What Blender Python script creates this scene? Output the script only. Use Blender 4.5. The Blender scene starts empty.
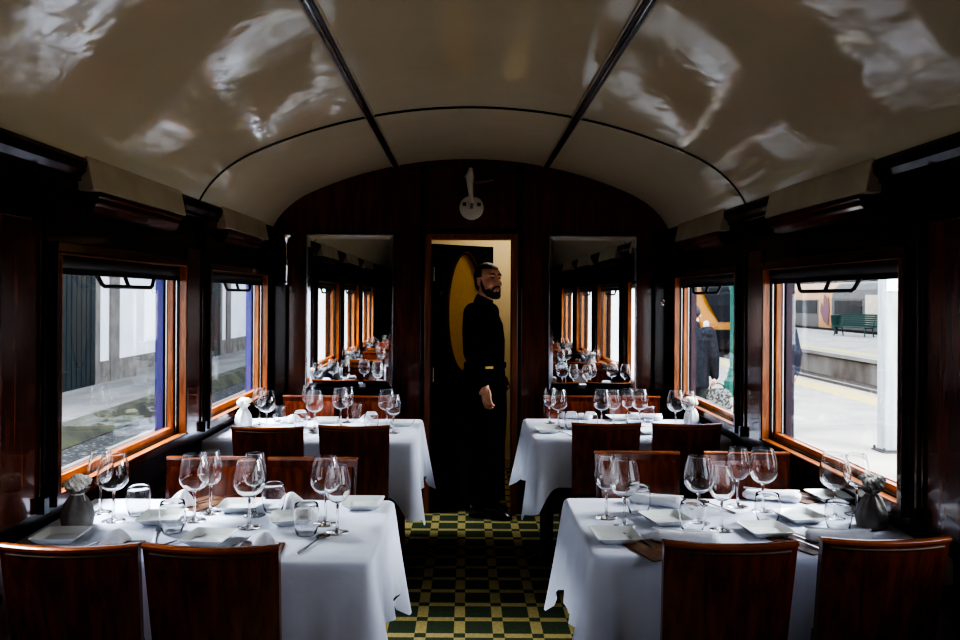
import bpy, bmesh, math, random
from mathutils import Vector, Matrix
random.seed(7)
PI = math.pi
C = bpy.context.scene.collection
sc = bpy.context.scene

# ------------------------------------------------------------------ camera facts
CX, CZ = -0.03, 1.5          # camera stands at (CX, 0, CZ) and looks along +Y
F, VX, VY = 780.0, 466.0, 297.0
ROLL = math.radians(0.35)
DW = 5.43                    # end wall
HW = 1.40                    # half width at the walls

def W(px, py, z=0.752):
    """photo pixel of a point resting at height z -> world x, y"""
    dx, dy = px - 480, py - 320
    c, s = math.cos(ROLL), math.sin(ROLL)
    px, py = 480 + c*dx - s*dy, 320 + s*dx + c*dy
    k = (py - VY) / (CZ - z)
    return ((px - VX)/k + CX, F/k)

# ------------------------------------------------------------------ materials
MATS = {}
def nodes_of(name):
    m = bpy.data.materials.new(name); m.use_nodes = True
    nt = m.node_tree; nt.nodes.clear()
    out = nt.nodes.new('ShaderNodeOutputMaterial')
    return m, nt, out
def mat(name, col, rough=0.5, metal=0.0, spec=0.5, col2=None, scale=(1,1,1), nscale=6.0, detail=4, bump=0.0, bscale=None,
        coat=0.0, emis=None, estr=0.0, dist=0.0, sheen=0.0, lo=0.35, hi=0.65):
    m, nt, out = nodes_of(name)
    p = nt.nodes.new('ShaderNodeBsdfPrincipled')
    nt.links.new(p.outputs[0], out.inputs[0])
    p.inputs['Base Color'].default_value = (*col, 1)
    p.inputs['Roughness'].default_value = rough
    p.inputs['Metallic'].default_value = metal
    p.inputs['Specular IOR Level'].default_value = spec
    p.inputs['Coat Weight'].default_value = coat
    p.inputs['Coat Roughness'].default_value = 0.06
    p.inputs['Sheen Weight'].default_value = sheen
    if emis:
        p.inputs['Emission Color'].default_value = (*emis, 1); p.inputs['Emission Strength'].default_value = estr
    tc = nt.nodes.new('ShaderNodeTexCoord'); mp = nt.nodes.new('ShaderNodeMapping')
    mp.inputs['Scale'].default_value = scale
    nt.links.new(tc.outputs['Object'], mp.inputs['Vector'])
    n = nt.nodes.new('ShaderNodeTexNoise'); n.inputs['Scale'].default_value = nscale
    n.inputs['Detail'].default_value = detail; n.inputs['Distortion'].default_value = dist
    nt.links.new(mp.outputs[0], n.inputs['Vector'])
    if col2 is None: col2 = tuple(c*0.85 for c in col)
    r = nt.nodes.new('ShaderNodeValToRGB')
    r.color_ramp.elements[0].color = (*col2, 1); r.color_ramp.elements[1].color = (*col, 1)
    r.color_ramp.elements[0].position = lo; r.color_ramp.elements[1].position = hi
    nt.links.new(n.outputs['Fac'], r.inputs['Fac']); nt.links.new(r.outputs['Color'], p.inputs['Base Color'])
    if bump:
        b = nt.nodes.new('ShaderNodeBump'); b.inputs['Strength'].default_value = bump; b.inputs['Distance'].default_value = 0.02
        n2 = n
        if bscale:
            n2 = nt.nodes.new('ShaderNodeTexNoise'); n2.inputs['Scale'].default_value = bscale; n2.inputs['Detail'].default_value = 3
            nt.links.new(tc.outputs['Object'], n2.inputs['Vector'])
        nt.links.new(n2.outputs['Fac'], b.inputs['Height']); nt.links.new(b.outputs[0], p.inputs['Normal'])
    MATS[name] = m
    return m

def glass_mat(name, tint, base, edge, power, rough=0.0, gcol=(1,1,1)):
    m, nt, out = nodes_of(name)
    t = nt.nodes.new('ShaderNodeBsdfTransparent'); t.inputs[0].default_value = (*tint, 1)
    g = nt.nodes.new('ShaderNodeBsdfGlossy'); g.inputs['Roughness'].default_value = rough; g.inputs[0].default_value = (*gcol, 1)
    lw = nt.nodes.new('ShaderNodeLayerWeight'); lw.inputs['Blend'].default_value = 0.5
    pw = nt.nodes.new('ShaderNodeMath'); pw.operation = 'POWER'; pw.inputs[1].default_value = power
    ma = nt.nodes.new('ShaderNodeMath'); ma.operation = 'MULTIPLY_ADD'; ma.inputs[1].default_value = edge; ma.inputs[2].default_value = base
    ma.use_clamp = True
    mx = nt.nodes.new('ShaderNodeMixShader')
    nt.links.new(lw.outputs['Facing'], pw.inputs[0]); nt.links.new(pw.outputs[0], ma.inputs[0])
    nt.links.new(ma.outputs[0], mx.inputs[0]); nt.links.new(t.outputs[0], mx.inputs[1]); nt.links.new(g.outputs[0], mx.inputs[2])
    nt.links.new(mx.outputs[0], out.inputs[0])
    MATS[name] = m
    return m

def carpet_mat():
    m, nt, out = nodes_of('carpet')
    N, L = nt.nodes.new, nt.links.new
    p = N('ShaderNodeBsdfPrincipled'); p.inputs['Roughness'].default_value = 0.95; p.inputs['Specular IOR Level'].default_value = 0.1
    tc = N('ShaderNodeTexCoord'); sep = N('ShaderNodeSeparateXYZ'); L(tc.outputs['Object'], sep.inputs[0])
    def stripe(sock, off, per, frac):
        a = N('ShaderNodeMath'); a.operation = 'SUBTRACT'; a.inputs[1].default_value = off; L(sock, a.inputs[0])
        d = N('ShaderNodeMath'); d.operation = 'DIVIDE'; d.inputs[1].default_value = per; L(a.outputs[0], d.inputs[0])
        f = N('ShaderNodeMath'); f.operation = 'FRACT'; L(d.outputs[0], f.inputs[0])
        l = N('ShaderNodeMath'); l.operation = 'LESS_THAN'; l.inputs[1].default_value = frac; L(f.outputs[0], l.inputs[0])
        return l.outputs[0]
    v = stripe(sep.outputs[0], -0.05 - 0.0255, 0.1745, 0.29)
    h = stripe(sep.outputs[1], 3.457 - 0.022, 0.1745, 0.25)
    s = N('ShaderNodeMath'); s.operation = 'SUBTRACT'; L(v, s.inputs[0]); L(h, s.inputs[1])
    ab = N('ShaderNodeMath'); ab.operation = 'ABSOLUTE'; L(s.outputs[0], ab.inputs[0])
    n = N('ShaderNodeTexNoise'); n.inputs['Scale'].default_value = 60; n.inputs['Detail'].default_value = 4
    L(tc.outputs['Object'], n.inputs['Vector'])
    c1 = N('ShaderNodeMix'); c1.data_type = 'RGBA'
    c1.inputs[6].default_value = (0.014, 0.024, 0.012, 1); c1.inputs[7].default_value = (0.045, 0.060, 0.032, 1)
    c2 = N('ShaderNodeMix'); c2.data_type = 'RGBA'
    c2.inputs[6].default_value = (0.15, 0.115, 0.042, 1); c2.inputs[7].default_value = (0.34, 0.27, 0.11, 1)
    L(n.outputs['Fac'], c1.inputs[0]); L(n.outputs['Fac'], c2.inputs[0])
    mx = N('ShaderNodeMix'); mx.data_type = 'RGBA'
    L(ab.outputs[0], mx.inputs[0]); L(c1.outputs[2], mx.inputs[6]); L(c2.outputs[2], mx.inputs[7])
    L(mx.outputs[2], p.inputs['Base Color'])
    b = N('ShaderNodeBump'); b.inputs['Strength'].default_value = 0.4; b.inputs['Distance'].default_value = 0.004
    n3 = N('ShaderNodeTexNoise'); n3.inputs['Scale'].default_value = 300; L(tc.outputs['Object'], n3.inputs['Vector'])
    L(n3.outputs['Fac'], b.inputs['Height']); L(b.outputs[0], p.inputs['Normal'])
    L(p.outputs[0], out.inputs[0]); MATS['carpet'] = m
carpet_mat()

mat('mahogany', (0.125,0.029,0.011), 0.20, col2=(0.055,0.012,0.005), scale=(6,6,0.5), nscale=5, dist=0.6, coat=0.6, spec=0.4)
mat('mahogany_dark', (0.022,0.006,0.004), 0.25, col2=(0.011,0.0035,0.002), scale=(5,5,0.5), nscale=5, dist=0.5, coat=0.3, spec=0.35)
mat('mahogany_red', (0.08,0.020,0.008), 0.25, col2=(0.05,0.012,0.005), scale=(6,1,1), nscale=5, dist=0.6, coat=0.4)  # unlit room face of the window frames, shade put into the colour
mat('frame_wood', (0.62,0.20,0.045), 0.3, col2=(0.36,0.095,0.018), scale=(14,1.2,1.2), nscale=5, dist=0.8, coat=0.4)
mat('door_wood', (0.23,0.065,0.016), 0.3, col2=(0.12,0.03,0.008), scale=(8,8,0.6), nscale=5, dist=0.5, coat=0.4)
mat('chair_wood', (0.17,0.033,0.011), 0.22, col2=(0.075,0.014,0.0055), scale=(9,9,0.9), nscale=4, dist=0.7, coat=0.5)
mat('chair_edge_lit', (0.36,0.10,0.028), 0.25, col2=(0.17,0.043,0.012), scale=(1,9,9), nscale=5, dist=0.4, coat=0.5)  # chair wood with the light on its top edge put into the colour
mat('cream', (0.52,0.455,0.32), 0.05, col2=(0.485,0.42,0.29), nscale=1.2, bump=0.07, bscale=8.0, spec=0.28, coat=0.0)
mat('cream_box', (0.50,0.43,0.31), 0.22, col2=(0.42,0.36,0.26), nscale=3, bump=0.3, bscale=9)
mat('strip_black', (0.012,0.011,0.010), 0.2, spec=0.5)
mat('black_metal', (0.02,0.02,0.02), 0.3, metal=0.6)
mat('blind', (0.05,0.05,0.052), 0.55)
mat('steel', (0.55,0.56,0.58), 0.22, metal=1.0)
mat('cutlery', (0.62,0.62,0.64), 0.16, metal=1.0)
mat('chrome', (0.80,0.80,0.82), 0.07, metal=1.0)
mat('mirror', (0.86,0.88,0.87), 0.008, metal=1.0, col2=(0.85,0.87,0.86))
mat('gold', (0.085,0.055,0.018), 0.5, metal=0.3)
mat('brass', (0.60,0.42,0.14), 0.3, metal=1.0)
mat('blue_paint', (0.045,0.07,0.30), 0.35, col2=(0.038,0.06,0.26))
mat('navy_paint', (0.010,0.014,0.045), 0.35)
mat('linen', (0.66,0.69,0.80), 0.8, col2=(0.62,0.65,0.76), nscale=9, bump=0.12, bscale=14, sheen=0.2)
mat('napkin', (0.84,0.85,0.90), 0.85, nscale=18, bump=0.2, bscale=40)
mat('china', (0.78,0.80,0.78), 0.15, coat=0.5, col2=(0.75,0.77,0.75))
mat('leather', (0.16,0.075,0.035), 0.45, col2=(0.10,0.045,0.02), nscale=30, bump=0.2)
mat('green_fabric', (0.10,0.11,0.05), 0.9, col2=(0.06,0.07,0.03), nscale=50)
mat('dark_pad', (0.018,0.013,0.012), 0.6)
mat('bag_grey', (0.34,0.33,0.31), 0.9, col2=(0.24,0.23,0.22), nscale=12, bump=0.3, bscale=30)
mat('bag_white', (0.74,0.74,0.74), 0.9, nscale=12, bump=0.3, bscale=30)
mat('petal', (0.95,0.94,0.88), 0.8, col2=(0.82,0.81,0.72), nscale=30)
mat('petal_grey', (0.42,0.42,0.40), 0.8, col2=(0.26,0.26,0.25), nscale=30)
mat('leaf', (0.10,0.16,0.05), 0.7)
mat('enamel', (0.55,0.51,0.42), 0.25, coat=0.4)
mat('handle_wood', (0.10,0.03,0.015), 0.3, coat=0.3)
mat('vestibule_wall', (0.56,0.47,0.30), 0.6, col2=(0.53,0.44,0.28), nscale=2)
mat('hammered_glass', (0.90,0.68,0.22), 0.3, col2=(0.72,0.52,0.15), nscale=40, bump=0.7, bscale=55)
def add_translucent(name, col, fac):
    nt = MATS[name].node_tree; out = [n for n in nt.nodes if n.type == 'OUTPUT_MATERIAL'][0]; p = [n for n in nt.nodes if n.type == 'BSDF_PRINCIPLED'][0]
    tr = nt.nodes.new('ShaderNodeBsdfTranslucent'); tr.inputs[0].default_value = (*col, 1); mx = nt.nodes.new('ShaderNodeMixShader'); mx.inputs[0].default_value = fac
    nt.links.new(p.outputs[0], mx.inputs[1]); nt.links.new(tr.outputs[0], mx.inputs[2]); nt.links.new(mx.outputs[0], out.inputs[0])
add_translucent('hammered_glass', (0.92,0.76,0.42), 0.75)
# people
mat('skin', (0.60,0.31,0.20), 0.5, col2=(0.54,0.26,0.165), nscale=14, spec=0.3)
mat('lip', (0.40,0.15,0.12), 0.45)
mat('hair', (0.016,0.011,0.009), 0.55, nscale=60, bump=0.5, bscale=120)
mat('black_cloth', (0.0035,0.0035,0.004), 0.95, spec=0.1, col2=(0.0025,0.0025,0.003), nscale=8, bump=0.15, bscale=20)
mat('black_shoe', (0.012,0.011,0.010), 0.2, coat=0.4)
mat('eye_white', (0.40,0.36,0.33), 0.4)
mat('eye_dark', (0.02,0.012,0.008), 0.1)
mat('jacket_grey', (0.016,0.018,0.024), 0.9, spec=0.2, col2=(0.006,0.007,0.010), nscale=25, bump=0.3, bscale=18)
mat('jacket_navy', (0.006,0.009,0.024), 0.8, nscale=20)
mat('jeans', (0.12,0.17,0.25), 0.85, col2=(0.08,0.11,0.18), nscale=20)
mat('grey_trousers', (0.04,0.04,0.044), 0.85, col2=(0.015,0.015,0.018), nscale=45)
mat('bag_pattern', (0.11,0.11,0.10), 0.7, col2=(0.008,0.008,0.008), nscale=38, detail=1, lo=0.48, hi=0.52)
# outside
mat('white_render', (0.54,0.555,0.59), 0.9, col2=(0.49,0.505,0.54), nscale=1.2)
mat('stone', (0.16,0.145,0.125), 0.9, col2=(0.085,0.078,0.068), nscale=3, bump=0.4)
mat('stone_trim', (0.13,0.12,0.108), 0.9, col2=(0.09,0.083,0.075), nscale=2.5, bump=0.3)
mat('teal_door', (0.011,0.018,0.020), 0.6, spec=0.2, col2=(0.006,0.010,0.012), scale=(1,4,0.6), nscale=3)
mat('asphalt', (0.15,0.14,0.128), 0.95, col2=(0.085,0.08,0.073), scale=(1,0.25,1), nscale=1.6)
mat('moss', (0.038,0.040,0.014), 0.95, col2=(0.009,0.010,0.006), nscale=2.4, bump=0.8)
mat('gravel', (0.10,0.095,0.09), 0.95, col2=(0.004,0.004,0.004), nscale=20, detail=2, lo=0.52, hi=0.68, bump=0.6)
mat('rail_steel', (0.35,0.30,0.26), 0.45, metal=0.6)
mat('platform', (0.34,0.305,0.25), 0.9, col2=(0.25,0.225,0.19), nscale=1.4)
mat('tactile', (0.50,0.37,0.13), 0.9, col2=(0.43,0.33,0.125), nscale=8)
mat('platform_face', (0.30,0.27,0.23), 0.95, col2=(0.13,0.10,0.075), scale=(1,0.7,0.4), nscale=1.0, bump=0.3)
mat('ballast', (0.15,0.115,0.085), 0.95, col2=(0.06,0.045,0.035), nscale=7, bump=0.8)
mat('train_yellow', (0.42,0.165,0.001), 0.4, col2=(0.39,0.15,0.001), coat=0.3)
mat('train_grey', (0.080,0.073,0.062), 0.5, col2=(0.068,0.062,0.054))
mat('train_dark', (0.014,0.015,0.017), 0.4, spec=0.12)
mat('train_under', (0.05,0.048,0.045), 0.8)
mat('swoosh', (0.12,0.008,0.03), 0.4)
mat('lamp_glass', (0.85,0.85,0.85), 0.1, coat=1.0)
mat('red_lamp', (0.7,0.06,0.04), 0.2)
mat('bench_green', (0.008,0.05,0.04), 0.5)
mat('teal_iron', (0.012,0.095,0.068), 0.5, col2=(0.010,0.078,0.056), nscale=5)
mat('pole_grey', (0.30,0.315,0.32), 0.7, col2=(0.21,0.22,0.225), scale=(4,4,0.5), nscale=3)
mat('sign_blue', (0.55,0.72,0.76), 0.5)
mat('facade', (0.17,0.145,0.13), 0.9, col2=(0.13,0.115,0.105), nscale=1)
glass_mat('pane', (0.96,0.97,0.97), 0.03, 0.5, 4.0)
def solid_glass(name):
    m, nt, out = nodes_of(name); g = nt.nodes.new('ShaderNodeBsdfGlass'); g.inputs['IOR'].default_value = 1.48; g.inputs['Roughness'].default_value = 0.0
    nt.links.new(g.outputs[0], out.inputs[0]); MATS[name] = m
solid_glass('wine_glass'); solid_glass('solid_glass')

# ------------------------------------------------------------------ mesh helpers
class MB:
    def __init__(s): s.v, s.f = [], []
    def add(s, vs, fs):
        b = len(s.v); s.v += [tuple(v) for v in vs]; s.f += [tuple(b+i for i in f) for f in fs]; return s
    def box(s, x0, x1, y0, y1, z0, z1):
        vs = [(x,y,z) for x in (x0,x1) for y in (y0,y1) for z in (z0,z1)]
        return s.add(vs, [(0,1,3,2),(4,6,7,5),(0,4,5,1),(2,3,7,6),(0,2,6,4),(1,5,7,3)])
    def quad(s, a, b, c, d): return s.add([a,b,c,d], [(0,1,2,3)])
    def tube(s, pts, r, n=8, caps=True):
        pts = [Vector(p) for p in pts]
        rs = r if isinstance(r, (list,tuple)) else [r]*len(pts)
        rings = []; up = None
        for i, p in enumerate(pts):
            t = (pts[min(i+1,len(pts)-1)] - pts[max(i-1,0)]).normalized()
            if up is None:
                up = Vector((0,0,1)) if abs(t.z) < 0.9 else Vector((1,0,0))
            a = t.cross(up)
            if a.length < 1e-6: a = t.orthogonal()
            a.normalize(); b = a.cross(t).normalized(); up = b
            rings.append([p + (a*math.cos(2*PI*k/n) + b*math.sin(2*PI*k/n))*rs[i] for k in range(n)])
        return s.loft(rings, caps)
    def loft(s, rings, caps=True, closed=True):
        n = len(rings[0]); vs = [v for r in rings for v in r]; fs = []
        for i in range(len(rings)-1):
            for k in range(n if closed else n-1):
                k2 = (k+1) % n
                fs.append((i*n+k, i*n+k2, (i+1)*n+k2, (i+1)*n+k))
        if caps and closed:
            fs.append(tuple(range(n))[::-1]); fs.append(tuple((len(rings)-1)*n+k for k in range(n)))
        return s.add(vs, fs)
    def lathe(s, prof, n=24, o=(0,0,0), cap0=False, cap1=False):
        rings = [[(o[0]+r*math.cos(2*PI*k/n), o[1]+r*math.sin(2*PI*k/n), o[2]+z) for k in range(n)] for r, z in prof]
        b = len(s.v); s.loft(rings, caps=False)
        if cap0: s.f.append(tuple(b+k for k in range(n))[::-1])
        if cap1: s.f.append(tuple(b+(len(prof)-1)*n+k for k in range(n)))
        return s
    def ell(s, c, r, rot=None, nu=16, nv=10):
        c = Vector(c); vs = []; fs = []
        R = rot if rot is not None else Matrix.Identity(3)
        for i in range(1, nv):
            th = PI*i/nv
            for k in range(nu):
                ph = 2*PI*k/nu
                vs.append(c + R @ Vector((r[0]*math.sin(th)*math.cos(ph), r[1]*math.sin(th)*math.sin(ph), r[2]*math.cos(th))))
        t = len(vs); vs.append(c + R @ Vector((0,0,r[2]))); vs.append(c + R @ Vector((0,0,-r[2])))
        for i in range(nv-2):
            for k in range(nu):
                k2 = (k+1) % nu
                fs.append((i*nu+k, (i+1)*nu+k, (i+1)*nu+k2, i*nu+k2))
        for k in range(nu):
            k2 = (k+1) % nu
            fs.append((t, k, k2)); fs.append((t+1, (nv-2)*nu+k2, (nv-2)*nu+k))
        return s.add(vs, fs)
    def cap(s, pts, rs, n=14):
        """chain of tapered capsules (closed shells, meant to be fused)"""
        pts = [Vector(p) for p in pts]
        for p, r in zip(pts, rs): s.ell(p, (r,r,r), nu=n, nv=8)
        for a, b, ra, rb in zip(pts, pts[1:], rs, rs[1:]): s.tube([a, b], [ra, rb], n)
        return s
    def xf(s, m):
        s.v = [tuple(m @ Vector(v)) for v in s.v]; return s
    def mesh(s, name):
        me = bpy.data.meshes.new(name); me.from_pydata(s.v, [], s.f)
        bm = bmesh.new(); bm.from_mesh(me); bmesh.ops.remove_doubles(bm, verts=bm.verts, dist=1e-6); bmesh.ops.recalc_face_normals(bm, faces=bm.faces); bm.to_mesh(me); bm.free()
        return me
    def build(s, name, m, parent=None, smooth=False, bevel=0.0, seg=2):
        me = s.mesh(name); o = bpy.data.objects.new(name, me); C.objects.link(o)
        if m: me.materials.append(MATS[m])
        if parent is not None: o.parent = parent
        if bevel:
            b = o.modifiers.new('b', 'BEVEL'); b.width = bevel; b.segments = seg; b.limit_method = 'ANGLE'; b.angle_limit = 0.6
        if smooth:
            me.polygons.foreach_set('use_smooth', [True]*len(me.polygons))
            try: me.set_sharp_from_angle(angle=0.9)
            except Exception: pass
        return o

def fuse(mb, name, m, parent, voxel=0.006, smooth=3):
    """fuse overlapping closed shells into one continuous surface"""
    o = mb.build(name, m, parent)
    r = o.modifiers.new('r', 'REMESH'); r.mode = 'VOXEL'; r.voxel_size = voxel
    if smooth:
        k = o.modifiers.new('s', 'SMOOTH'); k.iterations = smooth; k.factor = 0.5
    dg = bpy.context.evaluated_depsgraph_get(); dg.update()
    me = bpy.data.meshes.new_from_object(o.evaluated_get(dg))
    o.modifiers.clear(); old = o.data; o.data = me; bpy.data.meshes.remove(old); me.name = name
    me.polygons.foreach_set('use_smooth', [True]*len(me.polygons))
    if not me.materials: me.materials.append(MATS[m])
    return o

def tag(o, label=None, cat=None, group=None, kind=None):
    if label: o['label'] = label
    if cat: o['category'] = cat
    if group: o['group'] = group
    if kind: o['kind'] = kind
    return o
def thing(name, label, cat, loc=(0,0,0), rz=0.0, group=None, kind=None):
    o = bpy.data.objects.new(name, None); C.objects.link(o); o.empty_display_size = 0.05
    o.location = loc; o.rotation_euler = (0,0,rz)
    return tag(o, label, cat, group, kind)
def struct(o, label=None): 
    o['kind'] = 'structure'
    if label: o['label'] = label; o['category'] = o.name.split('_')[0]
    return o
def dup(root, loc, rz=0.0, label=None, group=None, scale=None):
    def cp(o, par):
        c = o.copy(); C.objects.link(c)
        if par is not None: c.parent = par
        for ch in o.children: cp(ch, c)
        return c
    r = cp(root, None); r.location = loc; r.rotation_euler = (0,0,rz)
    if scale: r.scale = scale
    if label: r['label'] = label
    if group: r['group'] = group
    return r
class Proto:
    """first use moves the built thing, later uses copy it"""
    def __init__(s, root): s.root, s.used = root, False
    def put(s, loc, rz=0.0, label=None, group=None, scale=None):
        if not s.used:
            s.used = True; r = s.root; r.location = loc; r.rotation_euler = (0,0,rz)
            if scale: r.scale = scale
            if label: r['label'] = label
            if group: r['group'] = group
            return r
        return dup(s.root, loc, rz, label, group, scale)

# ================================================================== CARRIAGE SHELL
YB = -4.3                                   # back wall behind the camera
WCS = {-1: [3.167 + 1.53*k for k in range(1, -3, -1)], 1: [3.105 + 1.55*k for k in range(1, -3, -1)]}   # window centres along the walls
HO, HI = 0.608, 0.578                        # half widths: outer architrave, opening
ZS, ZT = 0.80, 1.675                        # architrave bottom / top
ZO0, ZO1 = 0.835, 1.64                      # opening
fl = MB().box(-1.55, 1.55, YB-0.05, 7.0, -0.06, 0.0).build('floor', 'carpet'); struct(fl, 'green and yellow checked carpet of the dining car aisle')

def side_wall(side):
    sg = -1 if side == 'left' else 1
    m = MB()
    x0, x1 = (HW, HW+0.07)
    def b(y0, y1, z0, z1):
        m.box(*sorted((sg*x0, sg*x1)), y0, y1, z0, z1)
    b(YB, DW+0.02, 0, ZO0); b(YB, DW+0.02, ZO1, 2.02)
    ys = sorted(WCS[sg]); prev = YB
    for c in ys:
        b(prev, c-HI, ZO0, ZO1); prev = c+HI
    b(prev, DW+0.02, ZO0, ZO1)
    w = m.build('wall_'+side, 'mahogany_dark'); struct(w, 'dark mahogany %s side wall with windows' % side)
    # raised pilaster panels between the windows
    p = MB()
    for a, c in zip(ys, ys[1:]):
        y0, y1 = a+HO+0.03, c-HO-0.03
        p.box(*sorted((sg*(HW-0.012), sg*HW)), y0, y1, 0.80, 1.74)
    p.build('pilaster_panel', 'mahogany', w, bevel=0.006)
    g = MB()
    for a, c in zip(ys, ys[1:]):
        ym = (a+c)/2 + 0.09
        g.tube([(sg*(HW-0.022), ym, 0.84), (sg*(HW-0.022), ym, 1.90)], 0.007, 8)
        g.box(*sorted((sg*(HW-0.035), sg*(HW-0.005))), ym-0.015, ym+0.015, 0.80, 0.85)
    g.build('conduit', 'black_metal', w)
    # dark ledge below the windows
    l = MB()
    n = 8; prof = [(HW+0.0, 0.60), (HW-0.055, 0.61), (HW-0.075, 0.635), (HW-0.075, 0.655), (HW-0.055, 0.672), (HW, 0.677)]
    l.loft([[(sg*x, y, z) for x, z in prof] for y in (YB, DW)])
    struct(l.build('trim_%d' % (1 if sg < 0 else 2), 'black_metal', smooth=True), 'dark heater ledge under the %s windows' % side)
    # cornice
    c = MB()
    prof = [(HW+0.02, 1.90), (HW-0.012, 1.90), (HW-0.012, 1.915), (HW-0.030, 1.935), (HW-0.034, 1.965), (HW-0.022, 1.985), (HW+0.02, 1.985)]
    c.loft([[(sg*x, y, z) for x, z in prof] for y in (YB, DW)])
    struct(c.build('trim_%d' % (3 if sg < 0 else 4), 'mahogany_dark'), 'dark cornice moulding along the %s wall' % side)
    return w
side_wall('left'); side_wall('right')

def ceil_prof():
    pts = []
    R, zc = 2.72, 2.46
    for i in range(0, 23):
        x = 1.10*i/22
        pts.append((x, zc - (R - math.sqrt(R*R - x*x))))
    # tighter cove down to the cornice
    x0, z0 = pts[-1]; sl = -x0/math.sqrt(R*R-x0*x0)
    p0, p1, p2, p3 = (x0,z0), (x0+0.13, z0+0.13*sl), (1.335, 2.08), (1.385, 1.96)
    for i in range(1, 13):
        t = i/12; a = (1-t)**3; b = 3*t*(1-t)**2; c = 3*t*t*(1-t); d = t**3
        pts.append((a*p0[0]+b*p1[0]+c*p2[0]+d*p3[0], a*p0[1]+b*p1[1]+c*p2[1]+d*p3[1]))
    return pts
CP = ceil_prof()
def ceil_z(x):
    x = abs(x)
    for (a, za), (b, zb) in zip(CP, CP[1:]):
        if a <= x <= b: return za + (zb-za)*(x-a)/(b-a)
    return CP[-1][1]
full = [(-x, z) for x, z in CP[::-1]] + CP[1:]
m = MB()
ring = full + [(x*1.03, z+0.05) for x, z in full[::-1]]
m.loft([[(x, y, z) for x, z in ring] for y in [YB + (DW+0.02-YB)*i/24 for i in range(25)]])
ce = m.build('ceiling', 'cream', smooth=True); struct(ce, 'glossy cream barrel vaulted ceiling')
n = 5
for sx in (-0.522, 0.522):                       # long black strips with chrome bead
    z = ceil_z(sx); t = math.atan2(-sx, math.sqrt(2.72**2-sx*sx)); ct, st = math.cos(t), math.sin(t)
    m = MB()
    def pr(a, b): return (sx + a*ct + b*st*0, z + a*st - b)
    m.loft([[(pr(a,b)[0], y, pr(a,b)[1]) for a, b in ((-0.016,-0.004),(-0.016,0.009),(0.016,0.009),(0.016,-0.004))] for y in (YB, DW)])
    o = struct(m.build('trim_%d' % n, 'strip_black'), 'long black strip running along the %s ceiling' % ('left' if sx < 0 else 'right'))
    b = MB(); b.tube([(sx, YB+0.02, z-0.011), (sx, 3.90, z-0.011)], 0.006, 8); b.build('chrome_bead', 'chrome', o, smooth=True)
    for d in (-0.022, 0.022):
        b = MB(); b.tube([(sx+d, YB+0.02, z-0.003+d*st), (sx+d, DW-0.01, z-0.003+d*st)], 0.006, 6); b.build('cream_bead', 'cream_box', o, smooth=True)
    n += 1
YS = 3.93                                       # hoop across the vault
m = MB()
m.loft([[(x, y, z-dz) for x, z in full] for y, dz in ((YS-0.010,0.001),(YS-0.006,0.009),(YS+0.006,0.009),(YS+0.010,0.001))], closed=False, caps=False)
struct(m.build('trim_%d' % n, 'strip_black', smooth=True), 'thin black hoop crossing the ceiling'); n += 1

# cream pelmet boxes above each window
for sg, side in ((-1,'left'),(1,'right')):
    for i, c in enumerate(WCS[sg]):
        y0, y1 = c-0.42, min(c+0.49, DW-0.06)
        t = struct(thing('trim_%d' % n, None, None), 'cream ventilation pelmet above %s window, number %d from the end wall' % (side, i+1)); n += 1
        t['category'] = 'pelmet'
        t['label'] = 'cream pelmet box over the %s %s window' % (('rear','front','unseen nearer','unseen nearest')[i], side)
        a = MB()
        A = [(HW-0.030,1.99),(HW-0.038,1.970),(HW-0.058,1.872),(HW-0.04,1.868),(HW,1.868),(HW,1.99)]
        a.loft([[(sg*x, y, z) for x, z in A] for y in (y0, y1)])
        a.build('pelmet_face', 'cream_box', t, bevel=0.004)
        b = MB()
        B = [(HW,1.868),(HW-0.056,1.868),(HW-0.056,1.855),(HW-0.048,1.848),(HW-0.048,1.83),(HW-0.036,1.82),(HW-0.030,1.80),(HW,1.795)]
        b.loft([[(sg*x, y, z) for x, z in B] for y in (y0+0.05, y1-0.05)])
        b.build('pelmet_moulding', 'mahogany', t)

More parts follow.
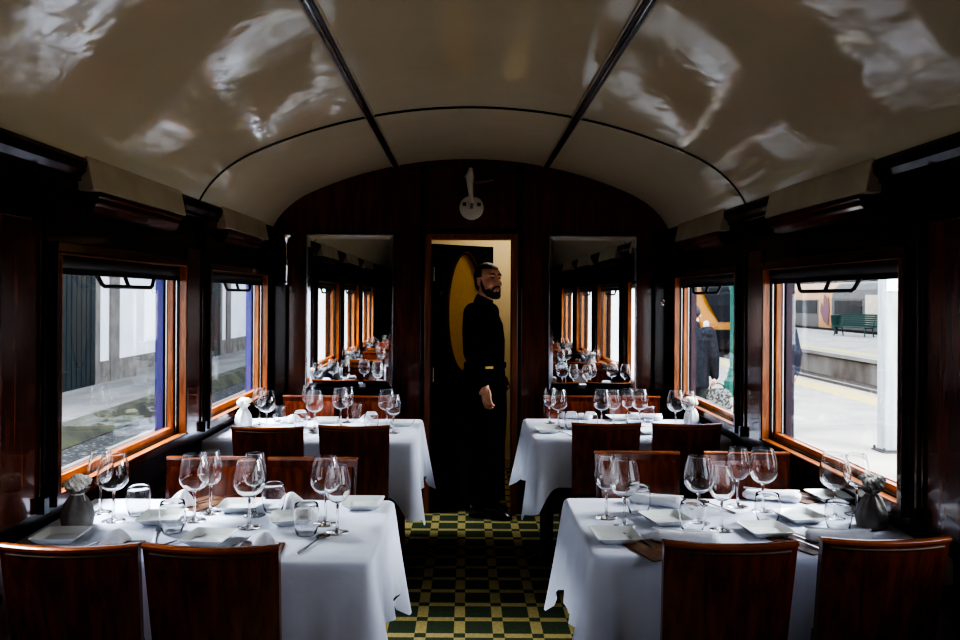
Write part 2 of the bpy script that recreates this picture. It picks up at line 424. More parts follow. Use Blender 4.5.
# windows
def window(num, sg, c, label):
    t = struct(thing('window_%d' % num, None, None, (0,c,0))); t['label'] = label; t['category'] = 'window'
    def ringbox(mb, xa, xb, ho, hi, z0, z1, zi0, zi1):
        xa, xb = sorted((sg*xa, sg*xb))
        mb.box(xa, xb, -ho, ho, z0, zi0); mb.box(xa, xb, -ho, ho, zi1, z1)
        mb.box(xa, xb, -ho, -hi, zi0, zi1); mb.box(xa, xb, hi, ho, zi0, zi1)
    a = MB(); ringbox(a, HW-0.032, HW+0.004, HO, HI, ZS, ZT, ZO0, ZO1); a.build('architrave', 'mahogany_red', t, bevel=0.004)
    a = MB(); ringbox(a, HW-0.029, HW+0.004, HI, HI-0.005, ZO0-0.001, ZO1+0.001, ZO0+0.005, ZO1-0.005); a.build('lit_jamb_lining', 'frame_wood', t)  # added strip holding the lit orange of the frame wood
    a = MB(); ringbox(a, HW+0.005, HW+0.021, HI+0.004, HI-0.012, ZO0-0.004, ZO1+0.004, ZO0+0.010, ZO1-0.012); a.build('channel', 'black_metal', t)
    a = MB(); ringbox(a, HW+0.012, HW+0.017, HI-0.008, HI-0.016, ZO0+0.006, ZO1-0.008, ZO0+0.014, ZO1-0.016); a.build('channel_bead', 'steel', t)
    a = MB(); ringbox(a, HW+0.023, HW+0.052, HI+0.002, HI-0.030, ZO0-0.002, ZO1+0.002, ZO0+0.036, ZO1-0.040); a.build('sash', 'frame_wood', t, bevel=0.004)
    a = MB(); ringbox(a, HW+0.053, HW+0.058, HI-0.02, HI-0.034, ZO0+0.02, ZO1-0.02, ZO0+0.038, ZO1-0.046); a.build('gasket', 'steel', t)
    xr = sorted((sg*(HW+0.070), sg*(HW+0.108)))
    a = MB(); a.box(*xr, HI-0.034, HI+0.05, ZO0-0.05, ZO1+0.05); a.build('outer_reveal', 'blue_paint' if sg < 0 else 'navy_paint', t)
    a = MB(); a.box(*xr, -HI-0.05, HI-0.034, ZO0-0.05, ZO0); a.box(*xr, -HI-0.05, HI-0.034, ZO1-0.045, ZO1+0.05); a.box(*xr, -HI-0.05, -HI+0.034, ZO0, ZO1-0.045); a.build('outer_lining', 'black_metal', t)
    xa, xb = sorted((sg*(HW+0.040), sg*(HW+0.044)))
    MB().box(xa, xb, -HI+0.03, HI-0.03, ZO0+0.03, ZO1-0.03).build('pane', 'pane', t)
    a = MB(); a.tube([(sg*(HW+0.018), -HI+0.01, ZO1-0.030), (sg*(HW+0.018), HI-0.01, ZO1-0.030)], 0.020, 12)
    bl = a.build('blind_roll', 'blind', t, smooth=True)
    a = MB(); xs = sorted((sg*(HW+0.012), sg*(HW+0.024))); a.box(*xs, -HI+0.012, HI-0.012, ZO1-0.070, ZO1-0.045); a.build('blind_bar', 'black_metal', t)
    # pull handle: a bar on three struts
    a = MB(); X = sg*(HW+0.005); zt, zb = ZO1-0.065, ZO1-0.108
    a.tube([(X, -0.27, zt+0.005), (X-sg*0.006, -0.235, zb+0.008), (X-sg*0.006, -0.215, zb), (X-sg*0.006, 0.215, zb), (X-sg*0.006, 0.235, zb+0.008), (X, 0.27, zt+0.005)], 0.008, 8)
    a.tube([(X, -0.03, zt+0.005), (X-sg*0.006, 0.0, zb)], 0.008, 8)
    a.tube([(X, -0.26, zt), (X, 0.26, zt)], 0.006, 8)
    a.build('pull_handle', 'black_metal', t, smooth=True)
    return t
num = 1
for sg, side in ((-1,'left'),(1,'right')):
    for i, c in enumerate(WCS[sg]):
        pos = ('rear','front','second from front, out of view,','third from front, out of view,','fourth from front, out of view,','fifth from front, out of view,')[i]
        window(num, sg, c, 'wood-framed %s window in the %s wall' % (pos, side)); num += 1

# end wall with doorway
DX0, DX1, DZ = -0.275, 0.288, 1.90
m = MB()
m.box(-1.55, DX0, DW, DW+0.06, 0, 2.55); m.box(DX1, 1.55, DW, DW+0.06, 0, 2.55); m.box(DX0, DX1, DW, DW+0.06, DZ, 2.55)
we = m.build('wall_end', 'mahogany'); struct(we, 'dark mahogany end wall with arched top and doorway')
m = MB()
for x0, x1, z0, z1 in ((-1.21,-0.47,0.06,0.80), (-0.30,0.31,1.985,2.40), (0.48,1.22,0.06,0.80)):
    m.box(x0, x1, DW-0.010, DW, z0, z1)
m.build('raised_panel', 'mahogany', we, bevel=0.006)
m = MB()
for x in (-1.335, 1.335): m.box(x-0.065, x+0.065, DW-0.05, DW, 0.0, 1.95)
m.build('corner_post', 'mahogany_dark', we, bevel=0.008)
m = MB()
for x in (-0.335, 0.345): m.box(x-0.012, x+0.012, DW-0.014, DW, 0.0, 2.42)
m.build('pilaster_strip', 'mahogany_dark', we, bevel=0.003)
m = MB()
m.box(DX0-0.042, DX0, DW-0.03, DW+0.07, 0, DZ+0.042); m.box(DX1, DX1+0.042, DW-0.03, DW+0.07, 0, DZ+0.042); m.box(DX0, DX1, DW-0.03, DW+0.07, DZ, DZ+0.042)
dfm = m.build('trim_%d' % n, 'door_wood', bevel=0.005); struct(dfm, 'orange-brown wooden door frame in the end wall'); n += 1
wb = MB().box(-1.55, 1.55, YB-0.06, YB, 0, 2.55).build('wall_back', 'mahogany_dark'); struct(wb, 'dark wooden wall at the other end of the car, out of view')

# door leaf, ajar into the vestibule
dt = thing('door_1', 'dark wooden door standing ajar with an oval yellow glass', 'door', (DX0+0.012, DW+0.085, 0), math.radians(37))
dt['kind'] = 'structure'
LW, LH = 0.545, 1.875
oc, orx, orz = 0.285, 0.150, 0.425; ocz = 1.385
m = MB(); NN = 48
ov = [(oc+orx*math.cos(2*PI*k/NN), ocz+orz*math.sin(2*PI*k/NN)) for k in range(NN)]
def edge_pt(k):
    a = 2*PI*k/NN; dx, dz = math.cos(a), math.sin(a)
    tx = ((LW-oc)/dx if dx > 1e-9 else (-oc)/dx if dx < -1e-9 else 1e9); tz = ((LH-ocz)/dz if dz > 1e-9 else (0.01-ocz)/dz if dz < -1e-9 else 1e9)
    t = min(tx, tz); return (oc+dx*t, ocz+dz*t)
oe = [edge_pt(k) for k in range(NN)]
corners = [(LW,LH),(0,LH),(0,0.01),(LW,0.01)]
for cx, cz in corners:                          # snap the nearest ray to each corner
    k = min(range(NN), key=lambda i: (oe[i][0]-cx)**2 + (oe[i][1]-cz)**2); oe[k] = (cx, cz)
m.loft([[(x,0.0,z) for x,z in ov],[(x,0.0,z) for x,z in oe],[(x,0.036,z) for x,z in oe],[(x,0.036,z) for x,z in ov],[(x,0.0,z) for x,z in ov]], caps=False)
m.build('door_leaf', 'mahogany_dark', dt)
m = MB()
m.loft([[(oc+(x-oc)*a, y, ocz+(z-ocz)*b) for x, z in ov] for a, b, y in ((1.0,1.0,0.002),(1.0,1.0,-0.010),(1.06,1.02,-0.016),(1.14,1.05,-0.010),(1.14,1.05,0.002))], caps=False)
m.build('oval_moulding', 'door_wood', dt, smooth=True)
m = MB(); m.add([(x, 0.016, z) for x, z in ov] + [(x, 0.022, z) for x, z in ov], [tuple(range(NN)), tuple(range(NN, 2*NN))[::-1]]); m.build('oval_glass', 'hammered_glass', dt)
m = MB()
for z in (0.25, 0.95, 1.66): m.tube([(0.0,-0.008,z-0.05),(0.0,-0.008,z+0.05)], 0.008, 8)
m.build('hinge', 'steel', dt, smooth=True)
m = MB(); m.tube([(LW-0.05,-0.03,0.93),(LW-0.05,0.0,0.93)], 0.008); m.tube([(LW-0.05,-0.03,0.93),(LW-0.14,-0.03,0.93)], 0.008); m.build('door_handle', 'brass', dt, smooth=True)

# vestibule behind the doorway
VB = 6.85
w2 = MB().box(-1.2, 1.2, VB, VB+0.05, 0, 2.4).build('wall_vestibule', 'vestibule_wall'); struct(w2, 'yellow cream wall of the vestibule behind the doorway')
m = MB(); m.box(-1.2, 1.2, VB-0.02, VB, 0, 0.09); struct(m.build('baseboard_vestibule', 'cream_box', bevel=0.004), 'cream baseboard in the vestibule')
m = MB(); m.box(-1.25,-1.2, DW+0.06, VB+0.05, 0, 2.4); m.box(1.2,1.25, DW+0.06, VB+0.05, 0, 2.4)
struct(m.build('wall_vestibule_side', 'vestibule_wall'), 'side walls of the vestibule, hidden')
struct(MB().box(-1.25,1.25, DW+0.06, VB+0.05, 2.4, 2.45).build('ceiling_vestibule', 'cream_box'), 'vestibule ceiling, hidden')

# mirrors
for sx, side in ((-1,'left'),(1,'right')):
    x0, x1 = (-1.137, -0.538) if sx < 0 else (0.548, 1.148)
    z0, z1 = 0.868, 1.925
    t = thing('wall_mirror', 'tall frameless wall mirror with cut-glass edge on the %s of the doorway' % side, 'mirror', ((x0+x1)/2, DW, 0))
    w = (x1-x0)/2; y = -0.016; e = 0.028
    MB().box(-w-0.008, w+0.008, -0.012, -0.001, z0-0.055, z1+0.010).build('backing', 'mahogany_dark', t)
    MB().box(-w+e, w-e, y-0.002, -0.013, z0+e, z1-e).build('mirror_glass', 'mirror', t)
    m = MB(); yo = -0.013
    A = [(-w,yo,z0),(w,yo,z0),(w,yo,z1),(-w,yo,z1)]; B = [(-w+e,y-0.002,z0+e),(w-e,y-0.002,z0+e),(w-e,y-0.002,z1-e),(-w+e,y-0.002,z1-e)]
    for k in range(4):
        k2 = (k+1) % 4; m.quad(A[k], A[k2], B[k2], B[k])
    m.build('bevelled_edge', 'chrome', t)
    m = MB(); m.box(-w-0.004, w+0.004, -0.030, -0.012, z0-0.050, z0-0.004); m.build('lower_rail', 'black_metal', t, bevel=0.006)
    m = MB()
    for dx in (-w-0.004, w-0.002): m.box(dx, dx+0.006, -0.022, -0.012, z0, z1)
    m.box(-w-0.004, w+0.004, -0.022, -0.012, z1-0.002, z1+0.006); m.build('steel_edge', 'steel', t)

# alarm handle above the door
t = thing('alarm_handle', 'white enamel emergency brake handle above the doorway', 'emergency handle', (0.005, DW-0.011, 0))
m = MB(); m.lathe([(0.0,0.014),(0.045,0.014),(0.075,0.010),(0.085,0.002),(0.085,0.0)], 32); m.xf(Matrix.Translation((0,0,2.12)) @ Matrix.Rotation(PI/2, 4, 'X')); dk = m.build('base_plate', 'enamel', t, smooth=True)
for a in (0.4, 2.7): 
    m = MB(); x, z = 0.055*math.cos(a), 2.12+0.055*math.sin(a); m.box(x-0.012, x+0.012, -0.018, -0.010, z-0.012, z+0.012); m.build('slot', 'black_metal', t)
m = MB(); m.tube([(0.0,-0.03,2.15),(-0.004,-0.04,2.20),(-0.012,-0.045,2.27),(-0.014,-0.045,2.33),(-0.008,-0.04,2.39)], [0.018,0.017,0.022,0.032,0.013], 12); m.tube([(0.0,-0.008,2.15),(0.0,-0.032,2.15)], 0.018); m.tube([(-0.012,-0.045,2.335),(-0.050,-0.045,2.325)], [0.015,0.010]); m.build('lever', 'enamel', t, smooth=True)
m = MB(); m.tube([(0.02,-0.03,2.19),(0.03,-0.035,2.26),(0.045,-0.035,2.295)], [0.014,0.02,0.018]); m.tube([(0.02,-0.045,2.29),(0.09,-0.05,2.30),(0.15,-0.05,2.315)], [0.018,0.022,0.010], 12); m.build('wooden_grip', 'handle_wood', t, smooth=True)
m = MB(); m.tube([(0.0,-0.03,2.11),(0.006,-0.03,2.19)], [0.012,0.008]); m.build('steel_pin', 'steel', t, smooth=True)

# coat hook / sconce stem at the corner
t = thing('wall_fixture', 'slim chrome wall fixture with cup top left of the left mirror', 'wall fixture', (-1.262, DW-0.052, 0))
m = MB(); m.lathe([(0.0,0.0),(0.034,0.0),(0.036,-0.012),(0.022,-0.030),(0.014,-0.05),(0.010,-0.06)], 20, (0,-0.04,1.92)); m.build('cup', 'chrome', t, smooth=True)
m = MB(); m.tube([(0,-0.04,1.87),(0,-0.04,1.76),(0,-0.04,1.73),(0,-0.04,1.70),(0,-0.04,1.60)], [0.006,0.006,0.017,0.014,0.008], 12); m.lathe([(0.010,0.0),(0.014,-0.012),(0.010,-0.03)], 12, (0,-0.04,1.605)); m.build('stem', 'chrome', t, smooth=True)
for z in (1.70, 1.86): m = MB(); m.tube([(0,-0.04,z),(0,-0.001,z)], 0.007); m.build('bracket', 'chrome', t, smooth=True)
t = thing('coat_hook', 'small chrome coat hook beside the rear right window', 'coat hook', (1.335, DW-0.052, 1.47))
m = MB(); m.lathe([(0.0,0.006),(0.022,0.004),(0.024,0.0)], 16); m.xf(Matrix.Rotation(PI/2, 4, 'X')); m.build('wall_mount', 'chrome', t, smooth=True)
m = MB(); m.tube([(0,-0.004,0),(0,-0.035,-0.012),(0,-0.055,0.015)], [0.007,0.007,0.010]); m.build('prong', 'chrome', t, smooth=True)

# ================================================================== TABLES
def cloth_mesh(x_wall, x_aisle, y0, y1, seed):
    """top plus three hanging sides; x_wall is the wall edge, x_aisle the aisle edge"""
    rnd = random.Random(seed)
    sg = 1 if x_wall > x_aisle else -1          # +1: wall at larger x
    r = 0.018; H = 0.752
    path = []                                   # (point, outward normal, corner weight)
    def lin(a, b, nrm, k):
        for i in range(k):
            t = i/k; p = (a[0]+(b[0]-a[0])*t, a[1]+(b[1]-a[1])*t); path.append((p, nrm))
    xa = x_aisle + sg*r
    lin((x_wall, y0), (xa, y0), (0,-1), 46)
    for i in range(8):
        a = PI/2*i/8; path.append(((xa - sg*r*math.sin(a), y0+r - r*math.cos(a)), (-sg*math.sin(a), -math.cos(a))))
    lin((x_aisle, y0+r), (x_aisle, y1-r), (-sg,0), 30)
    for i in range(8):
        a = PI/2*i/8; path.append(((xa - sg*r*math.cos(a), y1-r + r*math.sin(a)), (-sg*math.cos(a), math.sin(a))))
    lin((xa, y1), (x_wall, y1), (0,1), 46); path.append(((x_wall, y1), (0,1)))
    N = len(path); c1, c2 = 46+4, 46+8+30+4
    ph = [rnd.uniform(0, 6.28) for _ in range(6)]
    rows = [(0.0,0.0),(0.006,0.004),(0.012,0.012)] + [(0.014,0.012+0.988*i/14) for i in range(1,15)]
    rings = []
    s = 0.0; ss = []
    for i, (p, nn) in enumerate(path):
        if i: s += math.hypot(p[0]-path[i-1][0][0], p[1]-path[i-1][0][1])
        ss.append(s)
    sc1, sc2 = ss[c1], ss[c2]
    for off, v in rows:
        ring = []
        for i, (p, nn) in enumerate(path):
            d1, d2 = ss[i]-sc1, ss[i]-sc2
            g1, g2 = math.exp(-(d1/0.065)**2), math.exp(-(d2/0.065)**2)
            w1, w2 = math.exp(-(d1/0.065)**2), math.exp(-(d2/0.065)**2)
            cn = max(g1, g2); cw = max(w1, w2)
            onside = 1.0 if c1 <= i <= c2 else 0.0
            drop = 0.265 + 0.09*cw*1.0 + 0.035*cn + 0.010*math.sin(ss[i]*17+ph[0])
            if 46+4 < i < 46+8+30+4: drop += 0.035
            wave = 0.013*math.sin(ss[i]*34+ph[1]) + 0.009*math.sin(ss[i]*57+ph[2])
            wave += 0.034*cn*math.cos(min(abs(d1),abs(d2))*52) * 1.0
            side = 0.7 if (i < 40 or i > N-41) else 1.0
            fl = off + max(-0.004, (0.012 + 0.035*cn)*v*side + wave*v**1.3*side)
            z = H - drop*v
            # corner swings outward diagonally
            ring.append((p[0]+nn[0]*fl, p[1]+nn[1]*fl, z if v > 0.02 else H - (0 if v == 0 else 0.002 if v < 0.01 else 0.008)))
        rings.append(ring)
    m = MB(); m.loft(rings, closed=False, caps=False)
    # top: fan rows between front path and back path
    K = 10; base = len(m.v)
    front = [path[i][0] for i in range(46+4+1)]; back = [path[i][0] for i in range(N-1, N-1-(46+4+1), -1)]
    for k in range(K+1):
        t = k/K
        for a, b in zip(front, back): m.v.append((a[0]+(b[0]-a[0])*t, a[1]+(b[1]-a[1])*t, H))
    w = len(front)
    for k in range(K):
        for j in range(w-1): m.f.append((base+k*w+j, base+k*w+j+1, base+(k+1)*w+j+1, base+(k+1)*w+j))
    # aisle sliver between the last column and the aisle side
    me = m.mesh('tablecloth'); bm = bmesh.new(); bm.from_mesh(me)
    bmesh.ops.remove_doubles(bm, verts=bm.verts, dist=0.0006)
    bmesh.ops.holes_fill(bm, edges=[e for e in bm.edges if e.is_boundary and all(abs(v.co.z-H) < 1e-4 for v in e.verts)], sides=60)
    bmesh.ops.recalc_face_normals(bm, faces=bm.faces); bm.to_mesh(me); bm.free()
    me.materials.append(MATS['linen']); me.polygons.foreach_set('use_smooth', [True]*len(me.polygons))
    return me

def dining_table(tx, sg, xa, y0, y1, seed, lab, clab, group=None):
    xw = sg*(HW-0.016)
    cx, cy = (xw+xa)/2, (y0+y1)/2
    t = thing('dining_table', lab, 'table', (cx, cy, 0), 0, group)
    hx, hy = abs(xw-xa)/2, (y1-y0)/2
    MB().box(-hx, hx-0.0, -hy, hy, 0.715, 0.748).build('tabletop', 'chair_wood', t, bevel=0.004)
    la = -sg*(hx-0.10)
    m = MB(); m.tube([(la,0,0.03),(la,0,0.70)], 0.035, 14); m.build('leg', 'chair_wood', t, smooth=True)
    m = MB(); m.lathe([(0.0,0.0),(0.08,0.0),(0.08,0.012),(0.05,0.03),(0.035,0.05)], 24, (la,0,0)); m.build('foot', 'black_metal', t, smooth=True)
    m = MB(); m.box(-hx+0.09, hx-0.09, -0.03, 0.03, 0.68, 0.715); m.build('rail', 'chair_wood', t)
    me = cloth_mesh(xw, xa, y0, y1, seed)
    c = bpy.data.objects.new('tablecloth', me); C.objects.link(c)
    tag(c, clab, 'tablecloth', group and 'tablecloths in the mirrors')
    return t
TN = {'FL':'front left', 'FR':'front right', 'RL':'rear left', 'RR':'rear right'}
dining_table(0, -1, -0.300, 2.20, 2.86, 3, 'dining table beside the front left window under a white cloth', 'white linen cloth draped over the front left table')
dining_table(0, 1, 0.350, 2.27, 2.91, 11, 'dining table beside the front right window under a white cloth', 'white linen cloth draped over the front right table')
dining_table(0, -1, -0.300, 4.02, 4.76, 5, 'dining table under the left mirror with white cloth', 'white linen cloth draped over the rear left table')
dining_table(0, 1, 0.337, 4.15, 4.81, 8, 'dining table under the right mirror with white cloth', 'white linen cloth draped over the rear right table')

# ------------------------------------------------------------------ chair
def make_chair():
    t = thing('dining_chair', '', 'chair')
    wt, wb_, ws = 0.173, 0.163, 0.185
    # back slab: curved across, leaning back
    def back_pt(u, v, off):                      # u -1..1, v 0..1 (bottom..top)
        z = 0.50 + (0.862-0.50)*v
        y = -0.185 - 0.062*v - 0.022*(1-u*u) + off
        x = u*(wb_ + (wt-wb_)*v)
        return (x, y, z - 0.004*(1-u*u)*v)
    m = MB(); U = [i/9-1 for i in range(19)]
    rings = []
    for v in [i/6 for i in range(7)]:
        rings.append([back_pt(u, v, 0.010) for u in U] + [back_pt(u, v, -0.010) for u in U[::-1]])
    m.loft(rings); m.build('backrest', 'chair_wood', t, smooth=True)
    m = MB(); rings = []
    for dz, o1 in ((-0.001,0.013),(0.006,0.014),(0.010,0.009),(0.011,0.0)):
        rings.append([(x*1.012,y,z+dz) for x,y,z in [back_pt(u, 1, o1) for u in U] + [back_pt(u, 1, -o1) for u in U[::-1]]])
    m.loft(rings); m.build('top_rail', 'chair_edge_lit', t, smooth=True)
    m = MB(); m.tube([Vector(back_pt(u, 0.965, -0.0125)) for u in U[1:-1]], 0.0032, 6); m.build('piping', 'gold', t, smooth=True)
    m = MB(); rings = []
    for v in (0.06, 0.10, 0.5, 0.88, 0.93):
        k = 0.014 if v in (0.06, 0.93) else 0.024
        rings.append([back_pt(u*0.9, v, 0.0115) for u in U] + [back_pt(u*0.9, v, k) for u in U[::-1]])
    m.loft(rings); m.build('back_pad', 'chair_wood', t, smooth=True)
    m = MB()
    R = [(0.165,-0.19),(ws,0.0),(ws,0.17),(0.17,0.20),(-0.17,0.20),(-ws,0.17),(-ws,0.0),(-0.165,-0.19)]
    m.loft([[(x,y,0.365) for x,y in R],[(x,y,0.412) for x,y in R]]); m.build('seat_frame', 'chair_wood', t, bevel=0.004)
    m = MB(); m.loft([[(x*a,y*a,z) for x,y in R] for a, z in ((0.97,0.4125),(1.0,0.420),(1.0,0.434),(0.95,0.446),(0.6,0.449))]); m.build('seat_cushion', 'green_fabric', t, smooth=True)
    for s in (-1, 1):
        m = MB(); m.loft([[(s*0.165+a*w, 0.165+b*w, z) for a, b in ((-1,-1),(1,-1),(1,1),(-1,1))] for w, z in ((0.013,0.0),(0.019,0.36))]); m.build('leg', 'chair_wood', t, bevel=0.003)
    for s in (-1, 1):
        m = MB(); m.loft([[(s*0.150+a*w, y+b*w, z) for a, b in ((-1,-1),(1,-1),(1,1),(-1,1))] for w, y, z in ((0.013,-0.235,0.0),(0.018,-0.19,0.36),(0.017,-0.176,0.46),(0.010,-0.1805,0.60))]); m.build('leg', 'chair_wood', t, bevel=0.003)
    return t
chair = Proto(make_chair())
GC = 'dining chairs'
def put_chair(xc, ytop, far, label, group=GC, rz=0.0):
    # ytop: world y of the top edge of the backrest
    if far: return chair.put((xc, ytop-0.255, 0), PI+rz, label, group)
    return chair.put((xc, ytop+0.255, 0), rz, label, group)
put_chair(-1.032, 1.965, 0, 'mahogany chair with its back to us at bottom left, wall side of front left table', rz=0.02)
put_chair(-0.662, 1.965, 0, 'dark mahogany chair back at the aisle side of front left table, nearest', rz=-0.03)
put_chair(0.660, 2.02, 0, 'dark mahogany chair back at the aisle side of front right table, nearest')
put_chair(1.072, 2.06, 0, 'mahogany chair with orange-lit top edge at bottom right, wall side of front right table', rz=0.05)
put_chair(-1.015, 3.05, 1, 'mahogany chair across the front left table by the window, facing us')
put_chair(-0.622, 3.05, 1, 'mahogany chair across the front left table by the aisle, facing us')
put_chair(0.675, 3.21, 1, 'mahogany chair across the front right table by the aisle, facing us')
put_chair(1.125, 3.21, 1, 'mahogany chair across the front right table by the window, facing us')
put_chair(-0.981, 3.75, 0, 'chair with gold-trimmed back at the window side of rear left table')
put_chair(-0.572, 3.80, 0, 'dark chair back at the aisle side of rear left table')
put_chair(0.680, 3.92, 0, 'dark red chair back at the aisle side of rear right table')
put_chair(1.085, 3.92, 0, 'dark red chair back at the window side of rear right table')
put_chair(-1.010, 4.95, 1, 'orange-brown chair against the end wall under the left mirror, window side')
put_chair(-0.630, 4.95, 1, 'orange-brown chair against the end wall under the left mirror, aisle side')
put_chair(0.640, 5.02, 1, 'orange-brown chair against the end wall under the right mirror, aisle side')
put_chair(1.045, 5.02, 1, 'orange-brown chair against the end wall under the right mirror, window side')

# ------------------------------------------------------------------ tableware
def wine_glass(h, R, rim):
    t = thing('wine_glass', '', 'wine glass')
    st = h*0.44; b = h - st                      # stem height, bowl height
    bowl = [(0.0,0.0),(0.16,0.006),(0.42,0.04),(0.70,0.115),(0.91,0.235),(0.985,0.33),(1.0,0.40),(0.985,0.49),(0.93,0.63),(0.86,0.76),(0.775,0.89),(rim/R,1.0)]
    out = [(R*a, st+b*k) for a, k in bowl]
    inn = [(max(0.0,R*a-0.0013), st+b*k+(0.0004 if k > 0.9 else 0.003 if k < 0.01 else 0.0015)) for a, k in bowl[::-1]]
    m = MB(); m.lathe(out + inn, 32); m.build('bowl', 'wine_glass', t, smooth=True)
    m = MB(); m.tube([(0,0,0.0065),(0,0,0.010),(0,0,0.016),(0,0,st*0.35),(0,0,st*0.75),(0,0,st-0.004),(0,0,st+0.0015)], [0.010,0.0075,0.0052,0.0040,0.0040,0.0052,0.0075], 12); m.build('stem', 'solid_glass', t, smooth=True)
    m = MB(); m.lathe([(0.0,0.0),(0.036,0.0),(0.0375,0.0012),(0.036,0.0025),(0.024,0.0042),(0.011,0.0068),(0.0,0.0070)], 32); m.build('foot', 'solid_glass', t, smooth=True)
    return t
def as_obj(name, me, mt, smooth=True):
    me.materials.clear(); me.materials.append(MATS[mt])
    if smooth: me.polygons.foreach_set('use_smooth', [True]*len(me.polygons))
    o = bpy.data.objects.new(name, me); C.objects.link(o); return o
big = wine_glass(0.222, 0.051, 0.0355); small = wine_glass(0.212, 0.042, 0.0295)
m = MB(); prof = [(0.0,0.0),(0.024,0.0),(0.028,0.0015),(0.031,0.005),(0.0345,0.015),(0.038,0.03),(0.0405,0.047),(0.041,0.06),(0.0402,0.074),(0.0385,0.086),(0.0362,0.0975)]
m.lathe(prof + [(0.0356,0.0983),(0.0350,0.0975)] + [(r-0.0013, z) for r, z in prof[-2:4:-1]] + [(0.0295,0.0055),(0.026,0.0026),(0.0,0.0018)], 32)
tum = as_obj('tumbler', m.mesh('tumbler'), 'wine_glass'); tum.data.set_sharp_from_angle(angle=1.2); tag(tum, '', 'tumbler')
def sq(h, r, z, k=4):
    pts = []
    for cx, cy, a0 in ((1,1,0),(-1,1,90),(-1,-1,180),(1,-1,270)):
        for i in range(k+1):
            a = math.radians(a0 + 90*i/k); pts.append((cx*(h-r)+r*math.cos(a), cy*(h-r)+r*math.sin(a), z))
    return pts
m = MB(); m.loft([sq(0.046,0.012,0.0), sq(0.050,0.014,0.002), sq(0.068,0.010,0.020), sq(0.070,0.010,0.0225), sq(0.068,0.010,0.023), sq(0.050,0.014,0.006), sq(0.044,0.014,0.005)])
plate = as_obj('square_plate', m.mesh('square_plate'), 'china'); plate.data.set_sharp_from_angle(angle=0.5); tag(plate, '', 'plate')
# napkin roll
m = MB(); rings = []
for i in range(15):
    t = i/14; x = -0.10+0.20*t; r = 0.0215 + 0.0025*math.sin(t*9); e = 0.35 if i in (0,14) else 1
    rings.append([(x + (0.004*math.cos(a) if i in (0,14) else 0), r*math.cos(a)*1.15*(e if e==1 else 0.5), 0.0190 + r*0.86*math.sin(a)*(e if e==1 else 0.5) + 0.002*math.sin(3*a+t*5)) for a in [2*PI*k/16 for k in range(16)]])
m.loft(rings); m.tube([(-0.097,0.012,0.040),(0.0,0.0225,0.0325),(0.099,0.014,0.039)], 0.0035, 6)
roll = as_obj('napkin', m.mesh('napkin'), 'napkin'); tag(roll, '', 'napkin')
# folded pointed napkin
m = MB(); rings = []
for i in range(9):
    t = i/8; z = 0.002 + 0.075*t**0.8; r = 0.050*(1-t)**0.8+0.007
    rings.append([(r*math.cos(a)*1.3*(1+0.22*math.cos(4*a+t)) + 0.016*t, r*math.sin(a)*0.8*(1+0.22*math.cos(4*a+t)), z) for a in [2*PI*k/28 for k in range(28)]])
m.loft(rings)
cone = as_obj('napkin', m.mesh('folded_napkin'), 'napkin'); tag(cone, '', 'napkin')
# leather mat
m = MB(); m.loft([sq(0.09,0.008,0.0005), sq(0.09,0.008,0.0035), sq(0.084,0.007,0.0045)]); m.xf(Matrix.Diagonal((0.72,1.0,1.0,1.0)))
mat_o = as_obj('leather_menu', m.mesh('leather_menu'), 'leather', False); tag(mat_o, '', 'menu')
def cutlery(kind):
    m = MB()
    def strip(secs):                             # (y, halfwidth, z, thickness)
        m.loft([[(-w,y,z),(w,y,z),(w,y,z+th),(-w,y,z+th)] for y, w, z, th in secs])
    strip([(-0.10,0.0045,0.001,0.002),(-0.095,0.0065,0.0008,0.002),(-0.05,0.005,0.003,0.002),(0.0,0.0028,0.006,0.002),(0.03,0.0028,0.007,0.002)])
    if kind == 'spoon':
        rings = []
        for i in range(9):
            t = i/8; y = 0.028+0.062*t; w = 0.020*math.sin(PI*min(0.97,max(0.06,t**0.8)))+0.002
            rings.append([(w*a, y, 0.006 - 0.006*math.sin(PI*t)*(1-a*a)*1.0 + 0.001) for a in (-1,-0.6,0,0.6,1)] + [(w*a, y, 0.0075 - 0.005*math.sin(PI*t)*(1-a*a) + 0.001) for a in (1,0.6,0,-0.6,-1)])
        m.loft(rings)
    elif kind == 'fork':
        strip([(0.028,0.003,0.007,0.002),(0.040,0.010,0.005,0.002),(0.055,0.011,0.003,0.002)])
        for k in range(4):
            x = -0.0092+0.0061*k
            m.loft([[(x-w,y,z),(x+w,y,z),(x+w,y,z+0.0018),(x-w,y,z+0.0018)] for y, w, z in ((0.053,0.0019,0.003),(0.078,0.0017,0.003),(0.092,0.0009,0.006))])
    else:
        m.loft([[(-0.004,y,z),(w,y,z),(w,y,z+0.0016),(-0.004,y,z+0.002)] for y, w, z in ((0.028,0.004,0.007),(0.05,0.010,0.003),(0.10,0.010,0.001),(0.118,-0.001,0.001))])
    return m.mesh(kind)
cut = {}
for k in ('spoon','fork','knife'):
    cut[k] = Proto(as_obj(k, cutlery(k), 'cutlery', k == 'spoon')); tag(cut[k].root, '', k)
